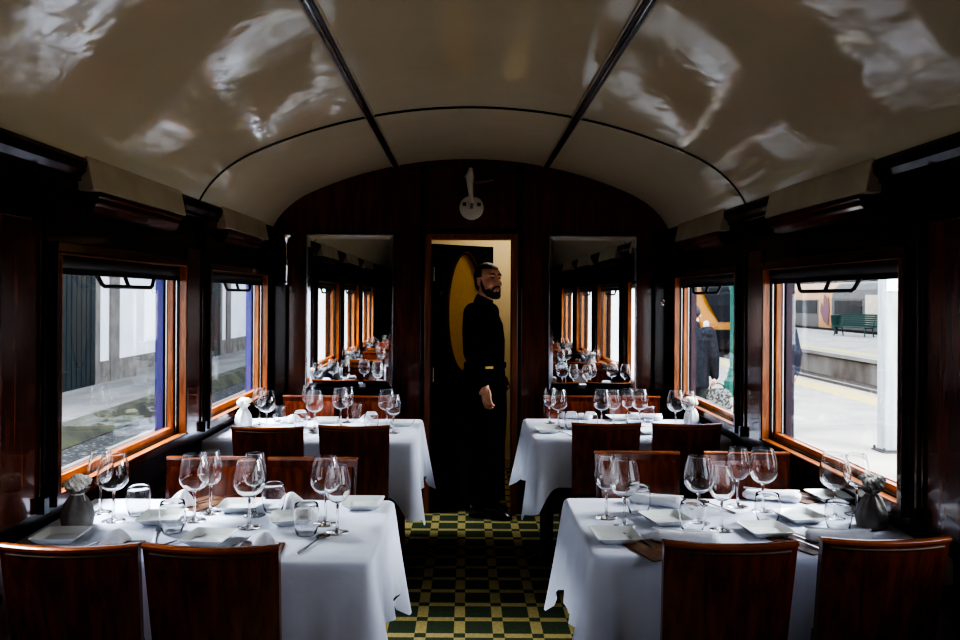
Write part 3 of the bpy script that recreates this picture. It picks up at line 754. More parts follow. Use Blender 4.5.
def make_vase(bagm, petalm):
    t = thing('flower_pouch', '', 'flower vase')
    m = MB(); rings = []
    for z, r, a in ((0.0,0.036,0.0),(0.004,0.046,0.02),(0.03,0.050,0.03),(0.06,0.044,0.06),(0.085,0.030,0.14),(0.100,0.019,0.22),(0.106,0.016,0.18),(0.113,0.022,0.25),(0.124,0.031,0.28)):
        rings.append([(r*(1+a*math.sin(9*p+1.3*math.sin(2*p)))*math.cos(p), r*(1+a*math.sin(9*p+1.3*math.sin(2*p)))*math.sin(p)*0.9, z) for p in [2*PI*k/54 for k in range(54)]])
    m.loft(rings); m.build('cloth_pouch', bagm, t, smooth=True)
    m = MB(); m.tube([(0.018*math.cos(p), 0.0165*math.sin(p), 0.105) for p in [2*PI*k/20 for k in range(21)]], 0.003, 6); m.tube([(0.017,-0.008,0.105),(0.024,-0.02,0.085)], 0.0022, 6); m.build('ribbon', petalm, t, smooth=True)
    rnd = random.Random(4)
    for fx, fy, fz, fr in ((-0.016,-0.010,0.140,0.024),(0.018,-0.004,0.146,0.024),(0.0,0.016,0.150,0.022),(0.004,-0.020,0.130,0.018)):
        m = MB()
        for ring, (cnt, tilt, ln) in enumerate(((9,0.25,1.0),(8,0.7,0.85),(6,1.15,0.6))):
            for k in range(cnt):
                a = 2*PI*k/cnt + ring*0.4 + rnd.uniform(-.1,.1)
                d = Vector((math.cos(a)*math.cos(tilt), math.sin(a)*math.cos(tilt), math.sin(tilt)))
                s_ = Vector((-math.sin(a), math.cos(a), 0)); L_ = fr*ln; w = L_*0.34
                o = Vector((fx,fy,fz-0.006)); up = d.cross(s_)*-1*L_*0.12
                m.add([o, o+d*L_*0.55+s_*w+up*0, o+d*L_+up, o+d*L_*0.55-s_*w], [(0,1,2,3)])
        q = MB(); q.ell((0,0,0), (fr*0.92,fr*0.92,fr*0.7), nu=30, nv=16)
        for v in q.v:
            a = math.atan2(v[1], v[0]); k = 1 + 0.16*math.sin(7*a+v[2]*300) + 0.10*math.sin(13*a-v[2]*500); m.v.append((fx+v[0]*k, fy+v[1]*k, fz+v[2]*(0.85+0.3*k-0.15)))
        b0 = len(m.v)-len(q.v); m.f += [tuple(b0+i for i in f) for f in q.f]
        m.build('blossom', petalm, t)
    return t
pouch_grey = Proto(make_vase('bag_grey','petal_grey'))
pouch_shaded = Proto(make_vase('bag_grey','petal'))  # front left pouch, its shade put into the grey of the cloth
pouch_white = Proto(make_vase('bag_white','petal'))
P = {'big':Proto(big), 'small':Proto(small), 'tum':Proto(tum), 'plate':Proto(plate), 'roll':Proto(roll), 'cone':Proto(cone), 'mat':Proto(mat_o), **cut}
GR = {'big':'large wine glasses', 'small':'small wine glasses', 'tum':'tumblers', 'plate':'square white plates', 'roll':'rolled napkins', 'cone':'folded napkins', 'mat':'leather menus', 'spoon':'spoons', 'fork':'forks', 'knife':'knives'}
TZ = 0.7525
def item(k, px, py, rz, label, z=TZ, sc_=None, xoff=0, yoff=0):
    x, y = W(px, py, z)
    return P[k].put((x+xoff, y+yoff, z), rz, label, GR[k], sc_)
ORD = ['first','second','third','fourth']
def pairs(T, lst, frm):
    for i, (a, b) in enumerate(lst):
        item('big', *a, 0, 'larger wine glass of the %s pair from the %s on the %s table' % (ORD[i], frm, TN[T]))
        item('small', *b, 0, 'smaller wine glass of the %s pair from the %s on the %s table' % (ORD[i], frm, TN[T]))
pairs('FL', [((116,525),(103,517)), ((197,524),(213,516)), ((252,530),(257,518)), ((328,526),(340,534))], 'window')
pairs('FR', [((627,525),(609,516)), ((701,520),(724,527)), ((765,508),(740,503)), ((837,514),(859,510))], 'aisle')
pairs('RL', [((268,433),(261,427)), ((316,432),(310,422)), ((342,428),(349,424)), ((388,429),(395,434))], 'window')
pairs('RR', [((560,427),(551,422)), ((603,426),(615,424)), ((641,425),(629,422)), ((677,427),(690,425))], 'aisle')
def tumblers(T, lst, frm):
    for i, (x, y) in enumerate(lst): item('tum', x, y, 0.3*i, 'clear tumbler, %s from the %s on the %s table' % (ORD[i], frm, TN[T]))
tumblers('FL', [(141,519),(175,536),(276,514),(309,537)], 'window')
tumblers('FR', [(641,512),(695,530),(770,519),(841,527)], 'aisle')
tumblers('RL', [(281,424),(302,430),(358,420),(373,431)], 'window')
tumblers('RR', [(573,428),(592,428),(650,420)], 'aisle')
def things_(k, T, lst):
    for d in lst:
        px, py, rz, words = d[:4]
        item(k, px, py, rz, words + ' on the %s table' % TN[T], *d[4:])
things_('plate', 'FL', [(64,545,0.05,'square white plate by the shaded pouch'), (212,545,-0.1,'square white plate at the middle front edge'), (165,525,0.1,'square white plate between the first two glass pairs'),
                        (243,512,0.05,'square white plate at the back edge behind glasses'), (366,508,0.0,'square white plate at the back aisle corner'), (295,524,0.2,'square white plate beneath the aisle tumblers')])
things_('plate', 'FR', [(618,538,0.05,'square white plate at the front aisle corner'), (668,520,0.25,'square white plate behind the first napkin roll'), (768,530,0.1,'square white plate at the middle front edge'),
                        (802,516,0.2,'square white plate beside the third glass pair'), (832,495,0.1,'square white plate at the back window corner')])
things_('plate', 'RL', [(404,426,0.0,'square white plate at the aisle edge'), (328,424,0.1,'square white plate between second and third glass pairs'), (270,441,0.1,'square white plate behind the gold-trimmed chair')])
things_('plate', 'RR', [(549,431,0.05,'square white plate at the front aisle corner'), (651,431,0.1,'square white plate between the two front chairs'), (620,418,0.1,'square white plate at the far middle')])
things_('cone', 'FL', [(183,511,0.4,'folded white napkin between first and second glass pairs',TZ,(0.6,0.6,0.8)), (297,510,2.8,'folded white napkin leaning by the far aisle tumbler',TZ,(0.75,0.75,0.7)), (117,548,0.9,'folded white napkin on the leather menu near the window',TZ+0.005,(0.6,0.6,0.55)), (266,546,-0.5,'folded white napkin on the menu by the nearest aisle chair',TZ+0.005,(0.7,0.7,0.5))])
things_('cone', 'RL', [(293,425,0.3,'folded white napkin toward the window',TZ,(0.8,0.8,0.65)), (369,424,2.6,'folded white napkin toward the aisle',TZ,(0.8,0.8,0.65))])
things_('roll', 'FR', [(657,503,-0.42,'rolled white napkin behind the aisle glasses'), (688,541,-0.25,'rolled white napkin at the front by the nearest chair'), (774,497,-0.25,'rolled white napkin behind the third glass pair'), (842,538,-0.12,'rolled white napkin at the front near the grey pouch')])
things_('roll', 'RR', [(577,418,-0.30,'rolled white napkin near the aisle glasses'), (650,420,-0.35,'rolled white napkin near the third glass pair',TZ,None,0.0,0.09)])
things_('mat', 'FL', [(118,556,0.15,'brown leather menu near the window'), (262,556,0.1,'brown leather menu near the front aisle chair'), (222,507,-0.5,'brown leather menu at the back edge',TZ,None,-0.06)])
things_('mat', 'FR', [(658,548,0.35,'brown leather menu at the front by the fork'), (806,540,0.45,'brown leather menu at the front between the chairs'), (690,500,0.6,'brown leather menu behind the first napkin roll',TZ,(0.7,0.7,1),-0.01,-0.02), (800,493,0.5,'brown leather menu behind the third napkin roll')])
things_('spoon', 'FL', [(184,545,-0.7,'spoon beside the middle front plate'), (317,546,-0.30,'spoon lying near the aisle corner')])
things_('spoon', 'FR', [(716,542,0.45,'spoon near the second glass pair'), (717,504,0.5,'spoon beyond the second glass pair')])
things_('fork', 'FL', [(90,553,-0.5,'fork beside the plate near the window'), (238,550,-0.35,'fork beside the middle front plate')])
things_('fork', 'FR', [(645,541,0.35,'fork beside the front aisle plate'), (785,534,0.5,'fork beside the middle front plate',TZ,None,0.05,-0.01)])
things_('knife', 'FL', [(158,541,0.3,'knife beside the middle front spoon'), (225,503,-0.6,'knife on the back edge menu',TZ+0.005,None,-0.04)])
things_('knife', 'FR', [(808,541,0.5,'knife on the leather menu between the chairs',TZ+0.005), (812,495,0.8,'knife at the back edge by the window',TZ+0.005)])
things_('fork', 'RR', [(566,433,0.4,'fork beside the front aisle plate'), (648,436,0.5,'fork at the front between the chairs')])
things_('spoon', 'RL', [(308,437,-0.5,'spoon between the two near chairs')])
for T, pr, px, py, lab, s in (('FL',pouch_shaded,80,531,'cloth pouch in shaded grey with white flowers by the front left window',1.0), ('FR',pouch_grey,877,522,'grey cloth pouch with ruffled top by the front right window',1.05),
                        ('RL',pouch_white,245,429,'white cloth pouch with white flowers by the rear left window',1.0), ('RR',pouch_white,704,422,'white cloth pouch with white flowers by the rear right window',1.0)):
    x, y = W(px, py, TZ); x = max(-HW+0.092, min(HW-0.092, x))
    pr.put((x, y, TZ), 0.4 if T != 'RR' else 1.0, lab, None, (s,s,s))

# tables further back along the car, seen only in the mirrors
for i, yc in enumerate((0.70, -1.20, -3.05)):
    for sg, side in ((-1,'left'),(1,'right')):
        xa = -0.30 if sg < 0 else 0.35
        dining_table(0, sg, xa, yc-0.33, yc+0.33, 20+i*2+sg, 'white-clothed dining table seen only in the %s mirror' % side, 'white cloth on a table seen only in the %s mirror' % side, 'tables in the %s mirror' % side)
        for c in [o for o in C.objects if o.name.startswith('tablecloth') and o.get('group') == 'tablecloths in the mirrors']: c['group'] = 'tablecloths in the %s mirror' % c['label'].split()[-2]
        for xc in (0.66, 1.07):
            for far in (0, 1):
                put_chair(sg*xc, yc-0.58 if not far else yc+0.62-0.05, far, 'mahogany chair seen only in the %s mirror' % side, 'chairs in the %s mirror' % side)
        if i < 2:
            for j, xg in enumerate((0.52, 0.75, 1.0, 1.2)):
                P['big'].put((sg*xg, yc, TZ), 0, 'large wine glass seen only in the %s mirror' % side, 'glasses in the %s mirror' % side)
                P['small'].put((sg*(xg+0.075), yc-0.06, TZ), 0, 'small wine glass seen only in the %s mirror' % side, 'small glasses in the %s mirror' % side)
                P['cone'].put((sg*(xg-0.05), yc+0.17, TZ), 0.3*j, 'folded napkin seen only in the %s mirror' % side, 'napkins in the %s mirror' % side)
            pouch_white.put((sg*1.28, yc+0.16, TZ), 0.2, 'white flower pouch seen only in the %s mirror' % side, 'pouches in the %s mirror' % side)
bpy.context.view_layer.update()
exec_people = True

# ================================================================== PEOPLE
def hand(m, wrist, d, palm_n, s=1.0, curl=0.6, thumb_side=1):
    """palm with five fingers; d: direction of the fingers, palm_n: palm normal"""
    d = Vector(d).normalized(); n = Vector(palm_n); n = (n - d*n.dot(d)).normalized(); w = d.cross(n).normalized()*thumb_side
    wr = Vector(wrist)
    R = Matrix((w, d, n)).transposed()
    m.ell(wr + d*0.048*s, (0.040*s, 0.052*s, 0.016*s), R)
    m.cap([wr - d*0.01*s, wr + d*0.03*s], [0.024*s, 0.024*s], 10)
    for k, (off, ln) in enumerate(((0.029,0.072),(0.010,0.080),(-0.010,0.074),(-0.028,0.058))):
        p = wr + d*0.082*s + w*off*s
        c = curl*(1+0.12*k); pts = [p]; a = c*0.35
        for seg in (0.42, 0.33, 0.25):
            v = d*math.cos(a) + n*math.sin(a); p = p + v*ln*seg*s; pts.append(p); a += c*0.75
        m.cap([wr + d*0.06*s + w*off*0.9*s] + pts, [0.010*s,0.0095*s,0.0088*s,0.008*s,0.0068*s], 8)
    b = wr + d*0.022*s + w*0.028*s
    m.cap([b, b + (w*0.75+d*0.6+n*0.3).normalized()*0.036*s, b + (w*0.45+d*0.85+n*0.45).normalized()*0.066*s], [0.013*s,0.011*s,0.0085*s], 8)

def head_shells(m, H):
    def e(c, r, rot=None): m.ell(H @ Vector(c), r, (H.to_3x3() @ rot) if rot is not None else H.to_3x3())
    e((-0.006,0,0.042), (0.098,0.076,0.088)); e((0.020,0,0.000), (0.074,0.068,0.090))
    e((0.034,0,-0.055), (0.056,0.052,0.052)); e((0.066,0,-0.090), (0.024,0.028,0.022))
    for s in (-1,1):
        e((0.052,s*0.040,-0.018), (0.036,0.027,0.032)); e((0.076,s*0.030,0.040), (0.020,0.032,0.010))
        e((-0.008,s*0.076,0.000), (0.022,0.010,0.034), Matrix.Rotation(0.25*s,3,'Z'))
        e((0.102,s*0.011,-0.024), (0.012,0.009,0.009)); e((0.020,s*0.048,-0.055), (0.035,0.018,0.032))
    m.tube([H@Vector((0.090,0,0.034)), H@Vector((0.102,0,0.008)), H@Vector((0.117,0,-0.018)), H@Vector((0.104,0,-0.030))], [0.009,0.010,0.013,0.010], 10)
    e((0.074,0,0.052), (0.020,0.050,0.036)); e((0.090,0,-0.050), (0.012,0.024,0.007)); e((0.089,0,-0.061), (0.011,0.022,0.008)); e((0.078,0,-0.050), (0.020,0.034,0.026))

def waiter():
    # local frame: x forward, y his left, z up; faces the aisle's right, head turned a little to us
    x0, y0 = W(484, 509, 0.0)
    t = thing('person', 'bearded man in black shirt and long black apron standing in the doorway', 'person', (0.100, DW-0.03, 0), math.radians(-16))
    H = Matrix.Translation((0.022, -0.005, 1.605)) @ Matrix.Rotation(math.radians(-34), 4, 'Z') @ Matrix.Rotation(math.radians(-4), 4, 'Y')
    sh, ch = {}, {}
    hipz, shz = 0.93, 1.395
    arms = {-1: [(-0.03,-0.185,shz), (-0.030,-0.232,1.13), (0.060,-0.220,0.925)],
            1: [(-0.01,0.185,shz), (0.0,0.215,1.13), (0.075,0.165,0.965)]}
    legs = {-1: [(0.0,-0.090,hipz-0.03), (0.035,-0.095,0.50), (0.0,-0.10,0.09)], 1: [(-0.01,0.090,hipz-0.03), (-0.02,0.095,0.50), (-0.075,0.10,0.09)]}
    def torso(m, g):
        E = [((-0.005,0,0.88),0.115,0.165),((0.0,0,0.98),0.118,0.160),((0.010,0,1.08),0.115,0.155),((0.008,0,1.20),0.118,0.168),((-0.004,0,1.31),0.115,0.180),((-0.014,0,1.39),0.088,0.165),((-0.014,0,1.435),0.058,0.090)]
        m.loft([[(c[0]+(rx+g)*math.cos(a), (ry+g)*math.sin(a), c[2]) for a in [2*PI*k/28 for k in range(28)]] for c, rx, ry in E])
        for s in (-1,1): m.ell((-0.012,s*0.155,1.385), (0.066+g,0.062+g,0.058+g))
    b = MB(); torso(b, 0.0)
    b.cap([(-0.02,0,1.40),(0.0,0,1.47),(0.012,-0.002,1.54)], [0.068,0.056,0.056])
    head_shells(b, H)
    for s in (-1,1):
        a = arms[s]; b.cap(a, [0.050,0.040,0.027]); l = legs[s]; b.cap([(l[0][0],l[0][1],l[0][2])]+l[1:], [0.085,0.056,0.040])
        b.cap([l[2], (l[2][0]+0.12, l[2][1], 0.030)], [0.036,0.022])
    hand(b, (0.065,-0.219,0.905), (0.12,0.02,-1), (0.35,0.9,0.05), 1.05, 0.5, -1)
    hand(b, (0.083,0.160,0.95), (0.45,-0.15,-0.9), (-0.4,-0.9,0), 0.95, 0.7, 1)
    fuse(b, 'body', 'skin', t, 0.0045, 2)
    # shirt
    m = MB(); torso(m, 0.012)
    m.cap([(-0.018,0,1.425),(-0.006,0,1.475)], [0.072,0.066])
    for s in (-1,1):
        a = arms[s]; w = Vector(a[2]) + (Vector(a[1])-Vector(a[2])).normalized()*0.012
        m.cap([a[0], (Vector(a[0])+Vector(a[1]))/2 + Vector((-0.006,0,0)), a[1], (Vector(a[1])+w)/2, w], [0.068,0.062,0.054,0.049,0.038])
    m.ell((0.06,0,1.02), (0.085,0.14,0.06))
    fuse(m, 'shirt', 'black_cloth', t, 0.008, 4)
    m = MB()
    for s in (-1,1):
        l = legs[s]; m.cap([l[0], (Vector(l[0])+Vector(l[1]))/2, l[1], (l[2][0],l[2][1],0.10)], [0.098,0.086,0.072,0.062])
    m.ell((0,0,0.93), (0.125,0.165,0.10))
    fuse(m, 'trousers', 'black_cloth', t, 0.009, 3)
    # long wrapped apron with soft folds
    m = MB(); rings = []
    for i in range(22):
        v = i/21; z = 1.035 - 0.91*v
        rx = 0.136+0.016*math.sin(PI*min(1,v*1.6))+0.012*v; ry = 0.172+0.028*math.sin(PI*min(1,v*1.4))+0.012*v
        rings.append([((rx + 0.008*v*math.sin(7*a+1) + 0.005*v*math.sin(13*a))*math.cos(a)*1.0 - 0.012*v, (ry+0.008*v*math.sin(9*a))*math.sin(a), z + 0.02*v*math.sin(2*a)) for a in [2*PI*k/72 for k in range(72)]])
    m.loft(rings, caps=False); m.build('apron', 'black_cloth', t, smooth=True)
    m = MB(); m.loft([[(0.006+(0.139+o)*math.cos(a), (0.175+o)*math.sin(a), z) for a in [2*PI*k/40 for k in range(40)]] for o, z in ((0.0,1.012),(0.004,1.014),(0.004,1.046),(0.0,1.048))], caps=False); bl = m.build('apron_waistband', 'black_cloth', t, smooth=True)
    m = MB(); m.box(-0.03,0.03,-0.004,0.004,-0.010,0.010); m.xf(Matrix.Translation((0.075,-0.160,1.028)) @ Matrix.Rotation(0.62,4,'Z')); m.build('buckle', 'brass', t, bevel=0.003)
    for s in (-1,1):
        l = legs[s]; m = MB(); x, y = l[2][0], l[2][1]
        m.loft([[(x-0.075+c*0.30, y+0.046*w*math.sin(a), max(0.0, hh*(0.5+0.5*math.cos(a)))) for a in [2*PI*k/20 for k in range(20)]] for c, w, hh in ((0.0,0.35,0.05),(0.04,0.75,0.095),(0.2,0.85,0.105),(0.42,1.0,0.105),(0.65,1.05,0.088),(0.85,0.95,0.060),(0.97,0.5,0.035),(1.0,0.2,0.02))])
        m.build('shoe', 'black_shoe', t, smooth=True)
    # hair: skull cap cut along the hairline
    def shell(test, g, name, mtl, vox=0.004, blobs=None):
        q = MB(); e = 0
        for c, r in blobs: q.ell(Vector(c), tuple(v+g for v in r), nu=40, nv=26)
        q2 = MB(); q2.v = q.v
        q2.f = [f for f in q.f if all(test(Vector(q.v[i])) for i in f)]
        q2.xf(H); return q2.build(name, mtl, t, smooth=True)
    def hairline(p): return p.z > 0.098 - 0.9*max(0.0, 0.05-p.x)*1.1 - (0.02 if p.x < -0.02 else 0) and not (p.x > 0.066 and p.z < 0.112)
    shell(lambda p: (p.z > 0.084 and p.x < 0.082) or (p.x <= 0.030 and p.z > 0.030) or (p.x < -0.026 and p.z > -0.055 - 0.0*p.x), 0.006, 'hair', 'hair', blobs=(((-0.006,0,0.042), (0.098,0.076,0.088)), ((-0.02,0,0.0),(0.078,0.066,0.088))))
    # beard and moustache
    m = MB()
    for s in (-1,1):
        pts = [(0.012,s*0.069,0.004),(0.016,s*0.069,-0.03),(0.028,s*0.062,-0.062),(0.052,s*0.045,-0.088),(0.074,s*0.022,-0.104),(0.082,0,-0.108)]
        m.cap([H@Vector(p) for p in pts], [0.006,0.011,0.015,0.019,0.019,0.019], 8)
        m.cap([H@Vector(p) for p in [(0.102,s*0.003,-0.040),(0.096,s*0.020,-0.044),(0.084,s*0.033,-0.060),(0.072,s*0.034,-0.082)]], [0.006,0.006,0.007,0.010], 8)
        m.cap([H@Vector(p) for p in [(0.056,s*0.048,-0.066),(0.068,s*0.036,-0.080),(0.082,s*0.014,-0.090)]], [0.014,0.014,0.013], 8)
    m.cap([H@Vector((0.086,0,-0.075)), H@Vector((0.086,0,-0.095))], [0.008,0.014], 8)
    fuse(m, 'beard', 'hair', t, 0.004, 2)
    m = MB()
    for s in (-1,1): m.cap([H@Vector(p) for p in [(0.095,s*0.014,0.042),(0.096,s*0.030,0.048),(0.084,s*0.048,0.043)]], [0.0035,0.0045,0.003], 6)
    m.build('eyebrows', 'hair', t, smooth=True)
    for s in (-1,1):
        m = MB(); m.ell(H@Vector((0.083,s*0.031,0.019)), (0.011,0.014,0.008), H.to_3x3()); ey = m.build('eye', 'eye_white', t, smooth=True)
        m = MB(); m.ell(H@Vector((0.091,s*0.031-0.002,0.019)), (0.004,0.006,0.006), H.to_3x3()); m.build('iris', 'eye_dark', ey, smooth=True)
    m = MB(); m.ell(H@Vector((0.098,0,-0.0555)), (0.0045,0.020,0.007), H.to_3x3()); m.build('lips', 'lip', t, smooth=True)
    return t
waiter()

def passer(loc, rz, label, coat, trousers, hairm, stride, bag):
    t = thing('person', label, 'person', loc, rz)
    H = Matrix.Translation((0.02, 0, 1.63))
    shz = 1.42
    arms = {-1: [(0,-0.19,shz),(-0.03,-0.25,1.13),(0.05,-0.26,0.86)], 1: [(0,0.19,shz),(-0.02,0.25,1.13),(0.10,0.24,0.90)]}
    legs = {-1: [(0,-0.09,0.92),(0.03+stride,-0.095,0.50),(stride*1.2,-0.10,0.09)], 1: [(0,0.09,0.92),(0.03-stride*0.4,0.095,0.50),(-stride*1.6,0.10,0.09)]}
    b = MB()
    def torso(m, g, z1=0.86):
        E = [((0,0,z1),0.115,0.165),((0,0,1.0),0.115,0.16),((0.006,0,1.18),0.118,0.165),((0,0,1.33),0.115,0.182),((-0.008,0,1.42),0.085,0.165),((-0.01,0,1.465),0.055,0.09)]
        m.loft([[(c[0]+(rx+g)*math.cos(a), (ry+g)*math.sin(a), c[2]) for a in [2*PI*k/24 for k in range(24)]] for c, rx, ry in E])
        for s in (-1,1): m.ell((-0.01,s*0.158,1.41), (0.066+g,0.062+g,0.058+g))
    torso(b, 0); b.cap([(-0.01,0,1.43),(0.008,0,1.56)], [0.066,0.056]); head_shells(b, H)
    for s in (-1,1):
        b.cap(arms[s], [0.05,0.04,0.028]); b.cap(legs[s], [0.085,0.056,0.042]); l = legs[s]; b.cap([l[2],(l[2][0]+0.14,l[2][1],0.035)], [0.04,0.026])
        a = Vector(arms[s][2]); hand(b, a, (0.15,0,-1), (0.1,-s,0), 1.05, 0.9 if s < 0 else 0.5, s)
    fuse(b, 'body', 'skin', t, 0.007, 2)
    m = MB(); torso(m, 0.028, 0.72)
    m.cap([(-0.012,0,1.44),(-0.002,0,1.50)], [0.085,0.08])
    for s in (-1,1):
        a = arms[s]; m.cap([a[0],a[1],a[2]], [0.078,0.066,0.052])
    fuse(m, 'jacket', coat, t, 0.012, 3)
    m = MB()
    for s in (-1,1):
        l = legs[s]; m.cap([l[0],l[1],(l[2][0],l[2][1],0.09)], [0.10,0.078,0.066])
    m.ell((0,0,0.93),(0.125,0.165,0.10)); fuse(m, 'trousers', trousers, t, 0.012, 3)
    for s in (-1,1):
        l = legs[s]; x, y = l[2][0], l[2][1]; m = MB()
        m.loft([[(x-0.075+c*0.30, y+0.048*w*math.sin(a), max(0.0, hh*(0.5+0.5*math.cos(a)))) for a in [2*PI*k/16 for k in range(16)]] for c, w, hh in ((0.0,0.35,0.05),(0.04,0.75,0.1),(0.25,0.85,0.105),(0.6,1.0,0.065),(0.9,0.8,0.045),(1.0,0.2,0.02))]); m.build('shoe', 'black_shoe', t, smooth=True)
    q = MB(); q.ell((-0.008,0,0.045), (0.104,0.083,0.094), nu=30, nv=20); q2 = MB(); q2.v = q.v
    q2.f = [f for f in q.f if all((q.v[i][2] > 0.09) or (q.v[i][0] < 0.02 and q.v[i][2] > 0.0) or q.v[i][0] < -0.05 for i in f)]; q2.xf(H); q2.build('hair', 'hair', t, smooth=True)
    return t
PZ = -0.35
# outside platform pedestrians
pa = passer((2.88, 9.95, PZ), math.radians(75), 'passer-by in dark grey jacket on the platform holding a spotted bag', 'jacket_grey', 'grey_trousers', 'hair', 0.08, True)
pb = passer((4.13, 10.45, PZ), math.radians(80), 'passer-by in navy jacket and pale jeans, edge seen in front right window', 'jacket_navy', 'jeans', 'hair', 0.12, False)
t = thing('handbag', 'black and white spotted handbag carried by the grey-jacketed passer-by', 'handbag', (3.20, 10.0, PZ+0.41), math.radians(10))
m = MB(); m.loft([[(a*wx, b*wy, z) for a, b in ((-1,-1),(1,-1),(1,1),(-1,1))] for wx, wy, z in ((0.15,0.06,0.0),(0.185,0.075,0.06),(0.175,0.06,0.22),(0.13,0.03,0.29))]); m.build('bag_body', 'bag_pattern', t, bevel=0.02, seg=3)
m = MB(); m.tube([(0.10*math.cos(a), 0, 0.27+0.085*math.sin(a)) for a in [PI*k/14 for k in range(15)]], 0.009, 8); m.build('strap', 'black_shoe', t, smooth=True)

# ================================================================== OUTSIDE, LEFT
XL = -7.9
st = MB().box(XL-0.5, -5.75, -12, 70, -0.9, -0.40).build('path_left', 'asphalt'); struct(st, 'grey paved path along the white building'); st['category'] = 'path'
m = MB(); m.loft([[(x, y, z) for x, z in ((-5.95,-0.398),(-5.95,-0.38),(-5.72,-0.39),(-5.51,-0.61),(-5.51,-0.9),(-5.74,-0.9),(-5.74,-0.405))] for y in (-12,70)])
o = m.build('moss_bank', 'moss'); tag(o, 'mossy green bank at the edge of the grey path', 'moss', kind='stuff')
o = MB().box(-5.5, -1.60, -12, 70, -0.95, -0.62).build('gravel_bed', 'gravel'); tag(o, 'dark gravel bed between the train and the mossy bank', 'gravel', kind='stuff')
for i, x in enumerate((-4.6,-3.1)):
    m = MB(); m.box(x-0.035,x+0.035,-12,70,-0.51,-0.47); m.box(x-0.01,x+0.01,-12,70,-0.60,-0.51); m.box(x-0.07,x+0.07,-12,70,-0.62,-0.60)
    tag(m.build('rail', 'rail_steel'), '%s steel rail in the gravel outside the left windows' % ('farther','nearer')[i], 'rail', 'rails beside the left windows')
bt = thing('building', 'long white rendered building with stone plinth and dark doors outside left windows', 'building', (XL, 0, 0))
MB().box(-0.5, 0.0, -12, 70, -0.4, 6.0).build('wall', 'white_render', bt)
for k in range(-1, 6):
    y = 16.45 + 8.35*k
    d = MB(); d.box(-0.02, 0.05, y-3.2, y, -0.4, 3.6)
    for j in range(16): d.box(0.05, 0.058, y-3.2+j*0.2+0.02, y-3.2+j*0.2+0.18, -0.35, 3.55)
    d.build('door', 'teal_door', bt)
    d = MB(); d.box(0.0, 0.07, y, y+0.20, -0.4, 3.9); d.box(0.0, 0.07, y-3.40, y-3.2, -0.4, 3.9); d.box(0.0,0.07,y-3.40,y+0.20,3.6,3.95); d.build('door_surround', 'stone_trim', bt)
    d = MB(); d.box(0.0, 0.05, y+0.76, y+1.18, -0.4, 6.0); d.build('pilaster', 'stone_trim', bt)
    d = MB(); d.box(0.0, 0.03, y+0.20, y+0.76, -0.4, 0.06); d.box(0.0, 0.03, y+1.18, y+8.35-3.40, -0.4, 0.06); d.build('plinth', 'stone', bt)

# ================================================================== OUTSIDE, RIGHT
o = MB().box(1.75, 8.0, -12, 80, -1.2, PZ).build('path_platform', 'platform'); struct(o, 'pale concrete station platform outside the right windows'); o['category'] = 'platform'
o = MB().box(7.1, 7.75, -12, 80, PZ, PZ+0.004).build('path_tactile', 'tactile'); struct(o, 'yellow edge band along the near platform'); o['category'] = 'platform band'
o = MB().box(8.0, 12.6, -12, 80, -1.35, -1.15).build('ground_track', 'ballast'); struct(o, 'brown ballast track bed between the platforms'); o['category'] = 'track bed'
for i, x in enumerate((9.5, 11.2)):
    m = MB(); m.box(x-0.035,x+0.035,-12,80,-1.02,-0.98); m.box(x-0.01,x+0.01,-12,80,-1.13,-1.02); m.box(x-0.07,x+0.07,-12,80,-1.15,-1.13)
    tag(m.build('rail', 'rail_steel'), '%s steel rail between the two platforms on the right' % ('nearer','farther')[i], 'rail', 'rails between the platforms')
m = MB(); m.box(12.6, 21.5, -12, 90, -1.3, PZ-0.12); o = m.build('path_far_platform', 'platform_face'); struct(o, 'stained concrete wall of the far platform'); o['category'] = 'platform'
m = MB(); m.box(12.5, 21.5, -12, 90, PZ-0.12, PZ); o2 = m.build('path_far_platform_top', 'platform'); struct(o2, 'pale paved top of the far platform'); o2['category'] = 'platform'
o = MB().box(13.1, 13.7, -12, 90, PZ, PZ+0.004).build('path_far_tactile', 'tactile'); struct(o, 'yellow edge band along the far platform'); o['category'] = 'platform band'
o = MB().box(21.5, 60, -12, 120, -1.4, -1.2).build('ground_far', 'ballast'); struct(o, 'ground behind the far platform'); o['category'] = 'ground'

def post_block(pos):
    pass
# concrete pole
t = thing('platform_pole', 'pale grey platform pole with light blue panel beyond the front right window', 'pole', (5.13, 9.5, PZ))
MB().box(-0.10,0.10,-0.10,0.10,0.02,4.6).build('shaft', 'pole_grey', t, bevel=0.02)
m = MB(); m.box(-0.14,0.14,-0.14,0.14,0.0,0.02)
for a in (-1,1):
    for b in (-1,1): m.tube([(a*0.115,b*0.115,0.02),(a*0.115,b*0.115,0.06)],0.015,6)
m.build('base_plate', 'train_under', t)
MB().box(-0.095,0.095,-0.112,-0.101,1.95,2.24).build('blue_panel', 'sign_blue', t)
# teal iron columns
t = thing('iron_column', 'teal cast-iron column with moulded base on the platform', 'column', (5.04, 14.7, PZ))
m = MB(); m.lathe([(0.20,0),(0.20,0.30),(0.17,0.33),(0.14,0.37),(0.14,0.42),(0.11,0.50),(0.115,0.55),(0.09,0.58)], 8, cap0=True); m.build('base', 'teal_iron', t)
m = MB(); m.lathe([(0.09,0.55),(0.088,1.0),(0.085,2.1),(0.10,2.14),(0.10,2.18),(0.085,2.20),(0.08,4.0)], 16, cap1=True); m.build('shaft', 'teal_iron', t, smooth=True)
for a in (-1,1):
    m = MB(); m.tube([(0,a*0.08,1.95),(0,a*0.25,2.05),(0,a*0.55,2.35),(0,a*0.95,2.50)], 0.03, 8); m.tube([(0,a*0.08,2.5),(0,a*0.95,2.52)], 0.03, 8); m.build('bracket', 'teal_iron', t, smooth=True)
